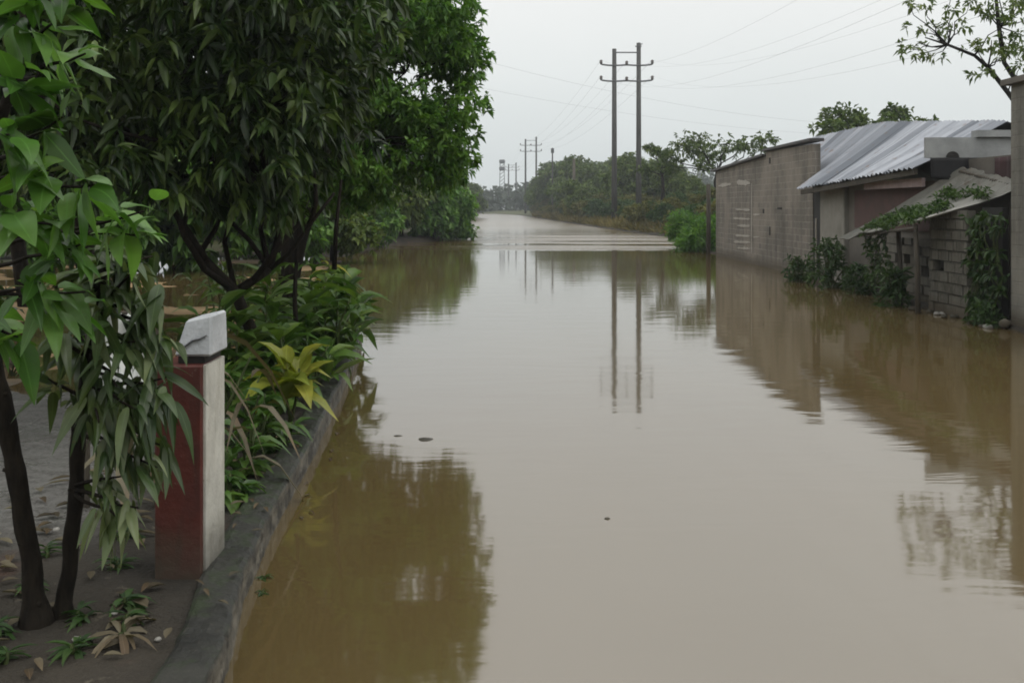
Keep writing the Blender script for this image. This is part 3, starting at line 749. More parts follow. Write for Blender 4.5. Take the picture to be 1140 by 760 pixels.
for (x, y) in ((-1.75, 6.4), (-1.82, 7.0), (-1.85, 7.6), (-2.1, 7.7)):
    rosette('weed_tuft', (x, y, .1), 30, .15, .28, .45, M['leaf_weed'], 'small green weed sprouting between the red pillar and the yellow plant', .9, 3, .1, 'weeds behind the wall', 'weed')
rosette('dry_weed', (-1.68, 4.28, .11), 14, .26, .13, .75, M['leaf_dead'], 'pale half dry weed with long blades beside the wall at the bottom left', .7, 2, .08, None, 'weed', (.5, 1.2))
for (x, y) in ((-1.86, 4.15), (-1.95, 4.45), (-1.8, 4.62), (-2.25, 4.3), (-2.35, 4.8), (-2.05, 5.1), (-2.5, 5.3), (-2.2, 5.6), (-1.75, 4.45), (-2.1, 4.05)):
    rosette('weed_tuft', (x, y, .11), 18, .14, .2, .35, M['leaf_weed'], 'small dark weed on the wet soil near the sapling stems', .8, 2, .06, 'weeds by the saplings', 'weed')
for (x, y) in ((-1.33, 5.3), (-1.3, 5.12)):
    rosette('weed_tuft', (x, y, -.02), 12, .07, .3, .4, M['leaf_weed'], 'tiny weed growing at the water line on the wall face', .9, 1, .05, 'weeds on the wall face', 'weed')

for (x, y) in ((-4.3, 16.5), (-3.7, 18.5), (-5.2, 18.0), (-6.6, 17.2), (-3.3, 14.6), (-3.9, 13.2), (-7.8, 15.5), (-4.4, 14.8)):
    rosette('yard_plant', (x, y, terrain(x, y)), 36, .55, .2, .6, M['leaf_broad'], 'light green leafy plant in the yard, seen through the forked branches', 1.4, 4, random.uniform(.7, 1.5), 'plants at the back of the yard')

for i in range(16):
    x, y = random.uniform(-6.5, -2.7), random.uniform(10.5, 17)
    rosette('weed_tuft', (x, y, terrain(x, y)), 22, random.uniform(.2, .42), .2, .5, M['leaf_weed'] if i % 3 else M['leaf_dead'], 'low weed on the tan soil of the yard, seen under the forked tree', 1.1, 3, .2, 'weeds on the tan yard soil', 'weed')

# fallen leaves and pebbles on the soil
def flat_leaf(name, p, L, wd, az, mat, label, cat, group=None, tone=.6):
    Pp = np.array([[0, 0, 0.0]]); D = np.array([[math.cos(az), math.sin(az), .12]])
    V_, tri, quad, tn = leaf_arrays(Pp, D, np.array([L]), np.array([wd]), np.array([.15]), np.array([tone]), True, .15)
    o = leaves_object(name, V_, tri, quad, tn, mat); o.location = p
    return tag(o, label, cat, group)
for i in range(190):
    x, y = random.uniform(-3.3, -1.66), random.uniform(3.9, 8.6)
    if x > XL(y) - .3: continue
    if -2.0 < x < -1.5 and 4.85 < y < 5.5: continue
    flat_leaf('fallen_leaf', (x, y, terrain(x, y) + .02), random.uniform(.08, .19), random.uniform(.03, .06), random.uniform(0, 6.28), M['leaf_dead'], 'dry fallen leaf lying on the wet soil behind the low wall', 'leaf', 'fallen leaves on the soil', random.random())
for i in range(26):
    y = random.uniform(4.0, 8.5); x = XL(y) - random.uniform(.04, .26)
    flat_leaf('fallen_leaf', (x, y, .185), random.uniform(.05, .12), random.uniform(.02, .04), random.uniform(0, 6.28), M['leaf_dead'], 'dry fallen leaf lying on top of the low mossy wall', 'leaf', 'fallen leaves on the wall', random.random() * .7)
def pebble(x, y, z, r, label, mat, name='pebble', group=None, cat='pebble', flat=.6):
    bm = bmesh.new(); bmesh.ops.create_icosphere(bm, subdivisions=2, radius=r)
    for v in bm.verts:
        v.co *= 1 + .3 * mnoise.noise(v.co / r * 1.2 + Vector((x * 9, y * 7, 0))); v.co.z *= flat
    me = bpy.data.meshes.new(name); bm.to_mesh(me); bm.free(); me.materials.append(mat)
    me.polygons.foreach_set('use_smooth', [True] * len(me.polygons))
    o = bpy.data.objects.new(name, me); COL.objects.link(o); o.location = (x, y, z); return tag(o, label, cat, group)
for (px, py, r) in ((85, 712, .018), (101, 711, .014), (176, 712, .016), (128, 684, .016)):
    p = at(px, py, 1.87 * F / (py - HY)); pebble(p.x, p.y, terrain(p.x, p.y) + .01, r, 'small pale pebble on the dark soil at the bottom left', M['stone'], group='pale pebbles on the soil')
for i in range(90):
    x, y = random.uniform(-7, -2.3), random.uniform(4.6, 15)
    pebble(x, y, terrain(x, y), random.uniform(.012, .04), 'small wet stone lying on the muddy yard', M['stone'] if i % 3 else M['debris'], 'stone', 'wet stones in the muddy yard', 'stone')

# floating bits
def floater(px, py, sx, sy, label):
    Y = EYE * F / (py - HY); p = at(px, py, Y)
    o = pebble(p.x, p.y, -.003, .055, label, M['debris'], 'floating_clump', None, 'floating clump', .18); o.scale = (sx, sy, 1)
floater(473, 489, 1.3, 1.6, 'largest dark clump floating on the open water, off the mossy wall')
floater(443, 485, .8, .5, 'small dark fleck floating left of the largest clump')
floater(676, 577, .45, .4, 'tiny dark speck floating alone in the middle of the water')

for i in range(7):
    y = random.uniform(5.0, 9); x = XL(y) + random.uniform(.03, .16)
    flat_leaf('floating_leaf', (x, y, .004), random.uniform(.05, .11), random.uniform(.02, .04), random.uniform(0, 6.28), M['leaf_dead'], 'small dead leaf floating on the water along the low wall', 'leaf', 'dead leaves floating by the wall', random.random() * .6)

# ------------------------------------------------------------------ bushes and trees on the banks
def bush_proto(name, seed, n, L, mat, blobs, zmin=0, per=8, wl=.45, trunk_h=.8, tone=.45, down=.15, gap=-.15):
    r = empty(name, (0, 0, 0)); mb = MB()
    top = Vector((0, 0, trunk_h)); mb.tube([(0, 0, -.4), (0, 0, trunk_h * .5), top], [.1, .08, .06], 6)
    for c, _ in blobs: limbs(mb, top, .05, [Vector(c)], .08)
    C, O = crown_points(blobs, n, .8, gap, .45, seed, zmin=zmin)
    V_, tri, quad, tn = whorls(C, O, per, L, wl, down, 1.0, tone, .2, .2)
    mb.build('trunk', M['bark'], r, smooth=True); leaves_object('crown', V_, tri, quad, tn, mat, r)
    return r
def copy_thing(src, loc, s=1.0, rz=0.0, sz=None):
    c = src.copy(); COL.objects.link(c); c.location = loc; c.rotation_euler.z = rz; c.scale = (s, s, sz or s)
    for ch in src.children:
        k = ch.copy(); COL.objects.link(k); k.parent = c
    return c
used = set()
def place(src, loc, s, rz, label, cat, group, sz=None):
    if src.name not in used:
        used.add(src.name); o = src; o.location = loc; o.rotation_euler.z = rz; o.scale = (s, s, sz or s)
    else: o = copy_thing(src, loc, s, rz, sz)
    for k in ('label', 'category', 'group'):
        if k in o: del o[k]
    return tag(o, label, cat, group)
bA = bush_proto('bank_tree', 21, 520, .42, M['leaf_bank'], [((0, 0, 3.0), (1.7, 1.7, 1.5)), ((1.2, .3, 2.2), (1.3, 1.3, 1.2)), ((-1.2, -.4, 2.3), (1.4, 1.4, 1.2)), ((.2, 1.1, 3.7), (1.2, 1.2, 1.0)), ((-.3, -.9, 1.4), (1.5, 1.2, 1.1))], trunk_h=1.6)
bB = bush_proto('bank_tree', 22, 480, .38, M['leaf_bank'], [((0, 0, 2.2), (1.9, 1.6, 1.2)), ((1.5, .2, 1.5), (1.2, 1.2, 1.0)), ((-1.5, .2, 1.7), (1.3, 1.2, 1.1)), ((.5, -.8, 3.0), (1.0, 1.0, .9))], trunk_h=1.3)
bC = bush_proto('bank_bush', 23, 380, .28, M['leaf_bank_dry'], [((0, 0, .8), (1.4, 1.2, .9)), ((1.0, .2, .6), (1.0, 1.0, .7)), ((-1.0, -.1, .7), (1.1, 1.0, .8))], trunk_h=.4, tone=.5)
bD = bush_proto('bank_bush', 24, 420, .26, M['leaf_weed'], [((0, 0, .8), (1.3, 1.1, .9)), ((.9, .2, .6), (.9, .9, .7)), ((-.8, -.1, .9), (1.0, .9, .8))], trunk_h=.4, tone=.45)
bE = bush_proto('shore_bush', 25, 560, .34, M['leaf_bright'], [((0, 0, 1.4), (1.6, 1.4, 1.3)), ((1.1, 0, 1.0), (1.2, 1.1, 1.0)), ((-1.1, .2, 1.9), (1.4, 1.2, 1.3)), ((.3, .2, 2.4), (1.0, 1.0, .9))], trunk_h=.8, tone=.6, wl=.5, down=.4)
random.seed(31)
def near_dist(y): return 'near the power poles' if y < 100 else 'far along the water'
cnt = 0
for i in range(95):
    y = 58 + 190 * (i / 95) ** 1.25 + random.uniform(-2, 2)
    x = XR(y) + (random.uniform(8, 24) if y < 115 else random.choice([random.uniform(4.5, 9), random.uniform(7, 22)]))
    k = min(2.1, .95 + (y - 55) / 110.0)
    src = bA if i % 2 else bB
    s = k * random.uniform(.75, 1.05)
    # keep the skyline of the photo: top of thicket rises away from the houses
    lim = (np.interp(CX + x * F / y, [570, 585, 612, 640, 690, 740, 780, 800, 1200], [222, 212, 180, 175, 172, 186, 204, 214, 205]))
    zlim = EYE + (HY - lim) * y / F; zt = terrain(x, y); hgt = (4.5 if src is bA else 3.8)
    s = max(.35, min(s, (zlim - zt) / hgt * random.uniform(.98, 1.16)))
    place(src, (x, y, zt - .1), s, random.uniform(0, 6.28), 'bushy green tree in the thicket on the right bank behind the power poles', 'tree', 'trees of the right bank thicket')
for i in range(60):  # scrub of the slope
    y = 60 + 150 * (i / 60) ** 1.3 + random.uniform(-2, 2)
    x = XR(y) + random.uniform(2.2, 6.5); src = bC if i % 3 else bD
    place(src, (x, y, terrain(x, y) - .1), random.uniform(.55, 1.0) * (1 + (y - 57) / 160), random.uniform(0, 6.28), 'low scrubby bush on the grassy slope of the right bank', 'bush', 'low bushes of the right bank')
for i in range(46):
    y = random.uniform(49, 92); x = XR(y) + random.uniform(2.5, 9)
    place(bC if i % 2 else bD, (x, y, terrain(x, y) - .1), random.uniform(.7, 1.2), random.uniform(0, 6.28), 'low scrubby bush on the grassy slope of the right bank', 'bush', 'low bushes of the right bank')
lush = bush_proto('reed_bush', 26, 520, .30, M['leaf_bright'], [((0, 0, .55), (1.0, .9, .7)), ((.7, .3, .8), (.8, .8, .7)), ((-.5, 0, .35), (.8, .7, .5))], trunk_h=.3, wl=.2, tone=.55, down=-.2, gap=-.3)
place(bA, (at(643, 200, 128).x, 128, terrain(at(643, 200, 128).x, 128) - .1), 1.15, 1.0, 'bushy green tree in the thicket on the right bank behind the power poles', 'tree', 'trees of the right bank thicket')
place(lush, (8.75, 44.5, -.05), 1.2, .4, 'lush bright green bush at the water, left of the grey block house', 'bush', None)
place(lush, (9.3, 47.5, .05), 1.2, 2.4, 'green bush behind the lush one, against the left end of the grey block house', 'bush', None)
# left bank: dark bushes that reach the water beyond the leaning tree
random.seed(5)
for i, (x, y, s) in enumerate([(-4.6, 58.5, 1.1), (-6.4, 57, 1.35), (-8.5, 56, 1.5), (-5.2, 62, 1.4), (-10.8, 55, 1.6), (-3.9, 61, .85), (-7.4, 49.5, 1.0), (-9.0, 47, 1.3), (-7.7, 44, .9), (-9.5, 40, 1.2), (-6.6, 36, .75), (-8.0, 34, 1.0), (-10.5, 32, 1.3), (-13, 38, 1.7), (-14, 50, 2.0), (-12, 29, 1.3)]):
    place(bE if i % 3 != 1 else bB, (x, y, terrain(x, y) - .1), s, random.uniform(0, 6.28), 'dark green bush crowding the left shore beyond the overhanging tree', 'bush', 'bushes of the left shore')
for i in range(34):
    y = 66 + 200 * (i / 34) ** 1.2; x = XL(y) - random.uniform(1.6, 9)
    place(bA if i % 2 else bB, (x, y, terrain(x, y) - .1), random.uniform(.75, 1.15) * (1 + (y - 66) / 260), random.uniform(0, 6.28), 'bushy green tree on the distant left bank', 'tree', 'trees of the distant left bank')
for i in range(16):
    x = -14 - i * 2.2 + random.uniform(-1, 1); y = 30 + random.uniform(-5, 24)
    place(bA, (x, y, terrain(x, y) - .1), random.uniform(1.2, 1.8), random.uniform(0, 6.28), 'leafy tree closing the back of the flooded yard', 'tree', 'trees behind the flooded yard')

# grass of the right bank
def bank_grass():
    n = 17000
    y = 46 + 160 * rng.random(n) ** 1.7; x = np.array([XR(v) for v in y]) + .7 + 11 * rng.random(n) ** 1.5
    z = np.array([terrain(a, b) for a, b in zip(x, y)])
    Pp = np.stack([x, y, z - .03], 1); D = np.stack([rng.normal(0, .35, n), rng.normal(0, .35, n), np.ones(n)], 1)
    L = rng.uniform(.35, .95, n) * (1 + (y - 46) / 160); tone = np.clip(rng.normal(.5, .25, n) + .3 * np.sin(x * .7 + y * .21), 0, 1)
    V_, tri, quad, tn = leaf_arrays(Pp, D, L, L * .13, rng.uniform(.1, .5, n), tone, False, 1.5)
    o = leaves_object('grass', V_, tri, quad, tn, M['grass']); tag(o, 'yellowish wild grass covering the slope of the right bank', kind='stuff')
bank_grass()

# far-off wood closing the road
def far_wood():
    n = 15000
    x = rng.uniform(-170, 190, n); y = 331 + 110 * rng.random(n) ** 1.5
    top = np.array([10.5 + 2.6 * mnoise.noise(Vector((a * .045, 0, 0))) + 1.5 * mnoise.noise(Vector((a * .16, b * .1, 3))) + (4 if a > 40 else 0) for a, b in zip(x, y)])
    top = top * np.interp(y, [331, 350, 440], [.55, .9, 1.15]); z = .4 + (top - .4) * rng.random(n) ** .8
    D = rng.normal(0, 1, (n, 3)); L = rng.uniform(1.6, 3.2, n)
    V_, tri, quad, tn = leaf_arrays(np.stack([x, y, z], 1), D, L, L * .7, rng.uniform(.1, .3, n), np.clip(rng.normal(.45, .22, n), 0, 1), False)
    o = leaves_object('woods', V_, tri, quad, tn, M['leaf_far']); tag(o, 'far hazy wood closing the end of the flooded road', kind='stuff')
far_wood()

# flat-topped open trees on the skyline
def umbrella_tree(base, H, spread, label, seed, n=240, leaf='leaf_bank', L=.38, tiers=9, lean=(0, 0)):
    random.seed(seed)
    b = Vector(base); mb = MB(); top = b + Vector((lean[0] * .5, lean[1] * .5, H * .55))
    mb.tube(wiggle(b - Vector((0, 0, .3)), top, 4, .03), [.2, .17, .15, .13, .1], 7)
    Cs, Os = [], []
    for k in range(tiers):
        a = k * 2.4 + seed; rr = spread * random.uniform(.25, 1.0)
        c = b + Vector((math.cos(a) * rr + lean[0], math.sin(a) * rr * .8 + lean[1], H * random.uniform(.62, 1.0)))
        limbs(mb, top, .07, [c], .09)
        m = n // tiers; sz = spread * random.uniform(.22, .36)
        d = rng.normal(0, 1, (m, 3)); d /= np.linalg.norm(d, axis=1, keepdims=True)
        Cs.append(np.array(c) + d * np.array([sz, sz, sz * .55]) * rng.random((m, 1)) ** .4); Os.append(d)
        for q in range(4): limbs(mb, c, .025, [Vector(Cs[-1][q])], .1, 4)
    ld = whorls(np.concatenate(Cs), np.concatenate(Os), 7, L, .45, .05, 1.0, .3, .18, .1)
    return tree('umbrella_tree', base, label, mb, ld, M[leaf], M['bark'])
umbrella_tree((15.4, 74, 1.8), 5.3, 4.6, 'open flat topped tree on the skyline above the left end of the grey block house', 3, 330, tiers=14)
umbrella_tree((12.2, 80, 1.8), 5.2, 2.0, 'smaller flat topped tree between the power poles and the grey block house', 9, 130, tiers=6)
umbrella_tree((19.8, 53, 1.0), 6.4, 3.4, 'leafy tree rising behind the shiny zinc roof', 12, 620, tiers=15)
def corner_tree():
    random.seed(4); mb = MB(); Y = 27
    b = Vector((14.9, 27, .1)); j1 = at(1122, 103, Y); j2 = at(1100, 75, Y); j3 = at(1085, 62, 26.8); j4 = at(1055, 50, 26.6)
    k1 = at(1150, 140, Y)
    mb.tube([b - Vector((0, 0, .3)), Vector((14.7, 27, 2.2)), k1], [.2, .16, .12], 8)
    mb.tube([k1, j1, j2, j3, j4, at(1030, 42, 26.5)], [.09, .065, .055, .045, .035, .015], 6)
    mb.tube([k1, at(1135, 95, 27.4), at(1118, 70, 27.6), at(1112, 30, 27.8), at(1108, -10, 28)], [.1, .08, .06, .06, .04], 6)
    mb.tube([k1, at(1160, 60, 27), at(1165, -20, 27)], [.1, .08, .05], 6)
    mb.tube([j2, at(1103, 60, 27), at(1104, 45, 27)], [.03, .02, .012], 5)
    tips = [(1000, 52), (1010, 55), (1020, 30), (1035, 33), (1043, 44), (1018, 62), (1040, 63), (1060, 25), (1070, 30), (1012, 4), (1030, 5), (1062, 12), (1080, 2), (1095, 50), (1082, 52), (1092, 82), (1120, 45), (1132, 55), (1110, 15), (1100, 8), (1130, 20), (1140, 40), (1128, 8), (1118, 60), (1150, 60), (1160, 20), (1140, 0), (1170, -10), (1120, -20), (1090, -15), (1060, -12), (1138, 72)]
    Cs, Os = [], []
    for (px, py) in tips:
        c = at(px, py, 27 + random.uniform(-.8, .8)); src = min((j1, j2, j3, j4, at(1112, 30, 27.8), at(1160, 60, 27)), key=lambda q: (q - c).length)
        limbs(mb, src, .022, [c], .1, 4)
        m = 5 if px < 1090 else 9
        d = rng.normal(0, 1, (m, 3)); d /= np.linalg.norm(d, axis=1, keepdims=True)
        Cs.append(np.array(c) + d * np.array([.32, .3, .14])); Os.append(d)
    ld = whorls(np.concatenate(Cs), np.concatenate(Os), 6, .20, .4, .1, 1.0, .6, .2, .1)
    tree('branching_tree', (14.9, 27, .1), 'sparse tree reaching a bare curved branch into the top right corner', mb, ld, M['leaf_bank'], M['bark'])
corner_tree()

# ------------------------------------------------------------------ houses on the right
def sheet(mb, p00, p10, p11, p01, waves, amp, nv=3, tone=None, sag=0.0, rough=0.0):
    """corrugated patch; ribs run p00->p01; u goes p00->p10"""
    p00, p10, p11, p01 = map(Vector, (p00, p10, p11, p01)); nu = waves * 4
    nrm = (p10 - p00).cross(p01 - p00).normalized()
    if nrm.z < 0: nrm = -nrm
    vs, tn = [], []
    for j in range(nv + 1):
        for i in range(nu + 1):
            u, v = i / nu, j / nv
            p = p00.lerp(p10, u).lerp(p01.lerp(p11, u), v)
            p = p + nrm * (amp * math.sin(u * waves * 2 * math.pi) - sag * math.sin(v * math.pi)) + Vector((0, 0, rough * mnoise.noise(Vector((u * 3, v * 2, p00.y)))))
            vs.append(p)
    b = len(mb.v)
    mb.add(vs, [(j * (nu + 1) + i, j * (nu + 1) + i + 1, (j + 1) * (nu + 1) + i + 1, (j + 1) * (nu + 1) + i) for j in range(nv) for i in range(nu)])
    if tone is not None: mb.tone[b:] = [tone] * len(vs)
def solid(o, t):
    m = o.modifiers.new('solid', 'SOLIDIFY'); m.thickness = t; m.offset = -1; return o

def grey_house():
    r = empty('block_house', (8.5, 36, 0), 'long unplastered grey block house with a dark roof edge, farthest of the houses', 'house')
    mb = MB()
    # body Y 33..41 with a sloping top edge, and the taller shallow stretch Y 27.8..33
    zA, zB = 3.52, 3.74
    def prism(y0, y1, x0, x1, z0, z1, zd):
        mb.add([(x0, y0, -.4), (x1, y0, -.4), (x1, y1, -.4), (x0, y1, -.4), (x0, y0, z0), (x1, y0, z0 - zd), (x1, y1, z1 - zd), (x0, y1, z1)],
               [(3, 2, 1, 0), (4, 5, 6, 7), (0, 1, 5, 4), (1, 2, 6, 5), (2, 3, 7, 6), (3, 0, 4, 7)])
    prism(33.0, 41.0, 8.5, 12.6, zB, zA, .35)
    prism(27.8, 32.998, 8.5, 8.72, 3.80, 3.86, 0)
    mb.build('wall', M['block_grey'], r)
    rf = MB()
    sheet(rf, (8.36, 41.25, zA + .05), (8.36, 32.95, zB + .06), (12.9, 32.95, zB - .34), (12.9, 41.25, zA - .35), 36, .018, 2, .2)
    solid(rf.build('roof', M['dark_tin'], r), .07)
    rc = MB(); rc.box((8.38, 27.72, 3.875), (8.80, 33.0, 3.955)); rc.build('wall_coping', M['dark_tin'], r)
    for (px, py, wd, hh, dx) in ((857, 179, .17, .2, 0), (850, 235, .16, .14, 0), (857, 257, .13, .28, 0), (868, 232, .5, .06, 0)):
        X = 8.497; Y = X * F / (px - CX); z = EYE + (HY - py) * Y / F
        h = MB(); h.box((8.488, Y - wd / 2, z - hh / 2), (8.515, Y + wd / 2, z + hh / 2), jit=.004); h.build('vent_hole', M['hole'], r)
    # whitish mortar smears of a filled-in opening
    def strip(pxa, pya, pxb, pyb, t):
        m = MB(); Ya, Yb = 8.5 * F / (pxa - CX), 8.5 * F / (pxb - CX)
        za, zb = EYE + (HY - pya) * Ya / F, EYE + (HY - pyb) * Yb / F
        n = 9; up = pxa == pxb; A, B = [], []
        for i in range(n + 1):
            u = i / n; y = Ya + (Yb - Ya) * u; z = za + (zb - za) * u; j = t * .5 * random.uniform(.5, 1.4) * (.4 if i in (0, n) else 1)
            A.append((y - j, z) if up else (y, z - j)); B.append((y + j, z) if up else (y, z + j))
        vs = [(8.486, *p) for p in A] + [(8.486, *p) for p in B] + [(8.51, *p) for p in A] + [(8.51, *p) for p in B]; k = n + 1
        fs = []
        for i in range(n):
            fs += [(i, i + 1, k + i + 1, k + i), (2 * k + i, 3 * k + i, 3 * k + i + 1, 2 * k + i + 1), (i, 2 * k + i, 2 * k + i + 1, i + 1), (k + i, k + i + 1, 3 * k + i + 1, 3 * k + i)]
        fs += [(0, k, 3 * k, 2 * k), (n, 2 * k + n, 3 * k + n, k + n)]
        m.add(vs, fs); m.build('mortar_smear', M['mortar'], r)
    strip(837, 204, 837, 283, .09)
    for k, py in enumerate((203, 233, 243, 251, 262, 269, 276)): strip(821 - (k % 3) * 2, py, 835, py + 1, .07 if k else .16)
    strip(800, 207, 814, 205, .12)
    for py in (239, 264): strip(839, py, 846, py, .05)
grey_house()
pp = MB(); pp.tube([(8.42, 42.2, -.3), (8.44, 42.2, 1.4), (8.43, 42.2, 3.0)], [.10, .10, .09], 7)
tag(pp.build('wooden_post', M['old_wood'], smooth=True), 'dark upright post at the left end of the grey block house', 'post')

def zinc_house():
    r = empty('zinc_roof_house', (8.6, 23.5, 0), 'low house under a wide shiny zinc roof, between the grey block house and the shack', 'house')
    E0, E1, RF, RN = Vector((8.05, 27.7, 2.52)), Vector((8.05, 19.75, 2.80)), Vector((10.45, 27.7, 4.40)), Vector((9.95, 19.75, 3.74))
    B0, B1 = Vector((8.78, 34.2, 3.0)), Vector((10.45, 34.2, 4.42))
    k = 0
    nA = 15
    for i in range(nA):
        u0, u1 = i / nA - (.012 if i else 0), (i + 1) / nA
        mb = MB(); up = .012 * (i % 2)
        off = Vector((0, 0, up))
        sheet(mb, E0.lerp(E1, u0) + off + Vector((random.uniform(-.08, .05), 0, 0)), E0.lerp(E1, u1) + off, RF.lerp(RN, u1) + off, RF.lerp(RN, u0) + off, 3, .028, 3, random.choice((.0, .35, .7, 1.0)), .03)
        solid(mb.build('roof_sheet', M['zinc'], r), .008)
    nB = 11; A0, A1 = Vector((8.78, 27.705, 3.03)), RF
    for i in range(nB):
        u0, u1 = i / nB - (.012 if i else 0), (i + 1) / nB
        mb = MB(); off = Vector((0, 0, .012 * (i % 2)))
        sheet(mb, B0.lerp(A0, u0) + off, B0.lerp(A0, u1) + off, B1.lerp(A1, u1) + off, B1.lerp(A1, u0) + off, 3, .028, 3, random.choice((.0, .35, .7, 1.0)), .03)
        solid(mb.build('roof_sheet', M['zinc'], r), .008)
    mb = MB(); sheet(mb, (13.4, 34.2, 2.9), (13.4, 19.75, 2.6), RN + Vector((0, 0, -.02)), B1 + Vector((0, 0, -.02)), 60, .02, 3, .4)
    solid(mb.build('roof_back_slope', M['zinc'], r), .008)
    w_ = MB()
    w_.box((8.62, 20.0, -.4), (8.82, 25.2, 2.55)); w_.build('front_wall', M['render_grey'], r)
    w2 = MB(); w2.box((8.50, 25.2, -.4), (8.82, 27.15, 2.50)); w2.build('corner_pier', M['render_pale'], r, bevel=.02)
    w3 = MB(); w3.box((8.75, 33.9, -.4), (13.0, 34.1, 2.8)); w3.box((12.9, 20.0, -.4), (13.1, 34.0, 2.5)); w3.box((8.82, 20.0, -.4), (13.0, 20.2, 2.5)); w3.build('side_wall', M['render_grey'], r)
    w4 = MB(); w4.box((8.52, 27.16, -.4), (8.62, 27.78, 2.45)); w4.build('dark_gap', M['hole'], r)
    f = MB(); f.box((8.10, 19.8, 2.62), (8.16, 27.7, 2.68)); f.add([(8.10, 19.8, 2.66), (8.17, 19.8, 2.66), (8.17, 27.6, 2.36), (8.10, 27.6, 2.36), (8.10, 19.8, 2.78), (8.17, 19.8, 2.78), (8.17, 27.6, 2.48), (8.10, 27.6, 2.48)],
        [(3, 2, 1, 0), (4, 5, 6, 7), (0, 1, 5, 4), (1, 2, 6, 5), (2, 3, 7, 6), (3, 0, 4, 7)])
    f.v = f.v[8:]; f.tone = f.tone[8:]; f.f = [tuple(i - 8 for i in q) for q in f.f[6:]]
    f.build('eave_board', M['old_wood'], r)
    pb = MB(); pb.box((8.3, 19.9, 2.42), (8.36, 23.2, 2.60)); pb.build('pink_board', M['pink_board'], r)
    mw = MB(); mw.box((8.565, 20.05, 1.5), (8.618, 24.6, 2.42)); mw.build('maroon_panel', M['render_maroon'], r)
    pc = MB(); pc.tube([(8.44, 27.3, .2), (8.44, 27.3, 1.7)], .025, 6); pc.build('white_pipe', M['mortar'], r)
zinc_house()

def block_wall_mesh(mb, x, y0, y1, z0, z1, holes=0.0, th=.15, seed=1, jit=.006):
    rr = random.Random(seed); row = 0; z = z0
    while z < z1 - .02:
        h = min(.195, z1 - z); y = y0 - (.2 if row % 2 else 0)
        while y < y1 - .02:
            a, b = max(y, y0), min(y + .395, y1)
            if b - a > .03 and not (rr.random() < holes and z > .45):
                d = rr.uniform(-jit, jit) * 1.5
                mb.box((x + d, a + .006, z + .004), (x + th + d, b - .006, z + h - .004), rr.random())
            y += .4
        z += .2; row += 1

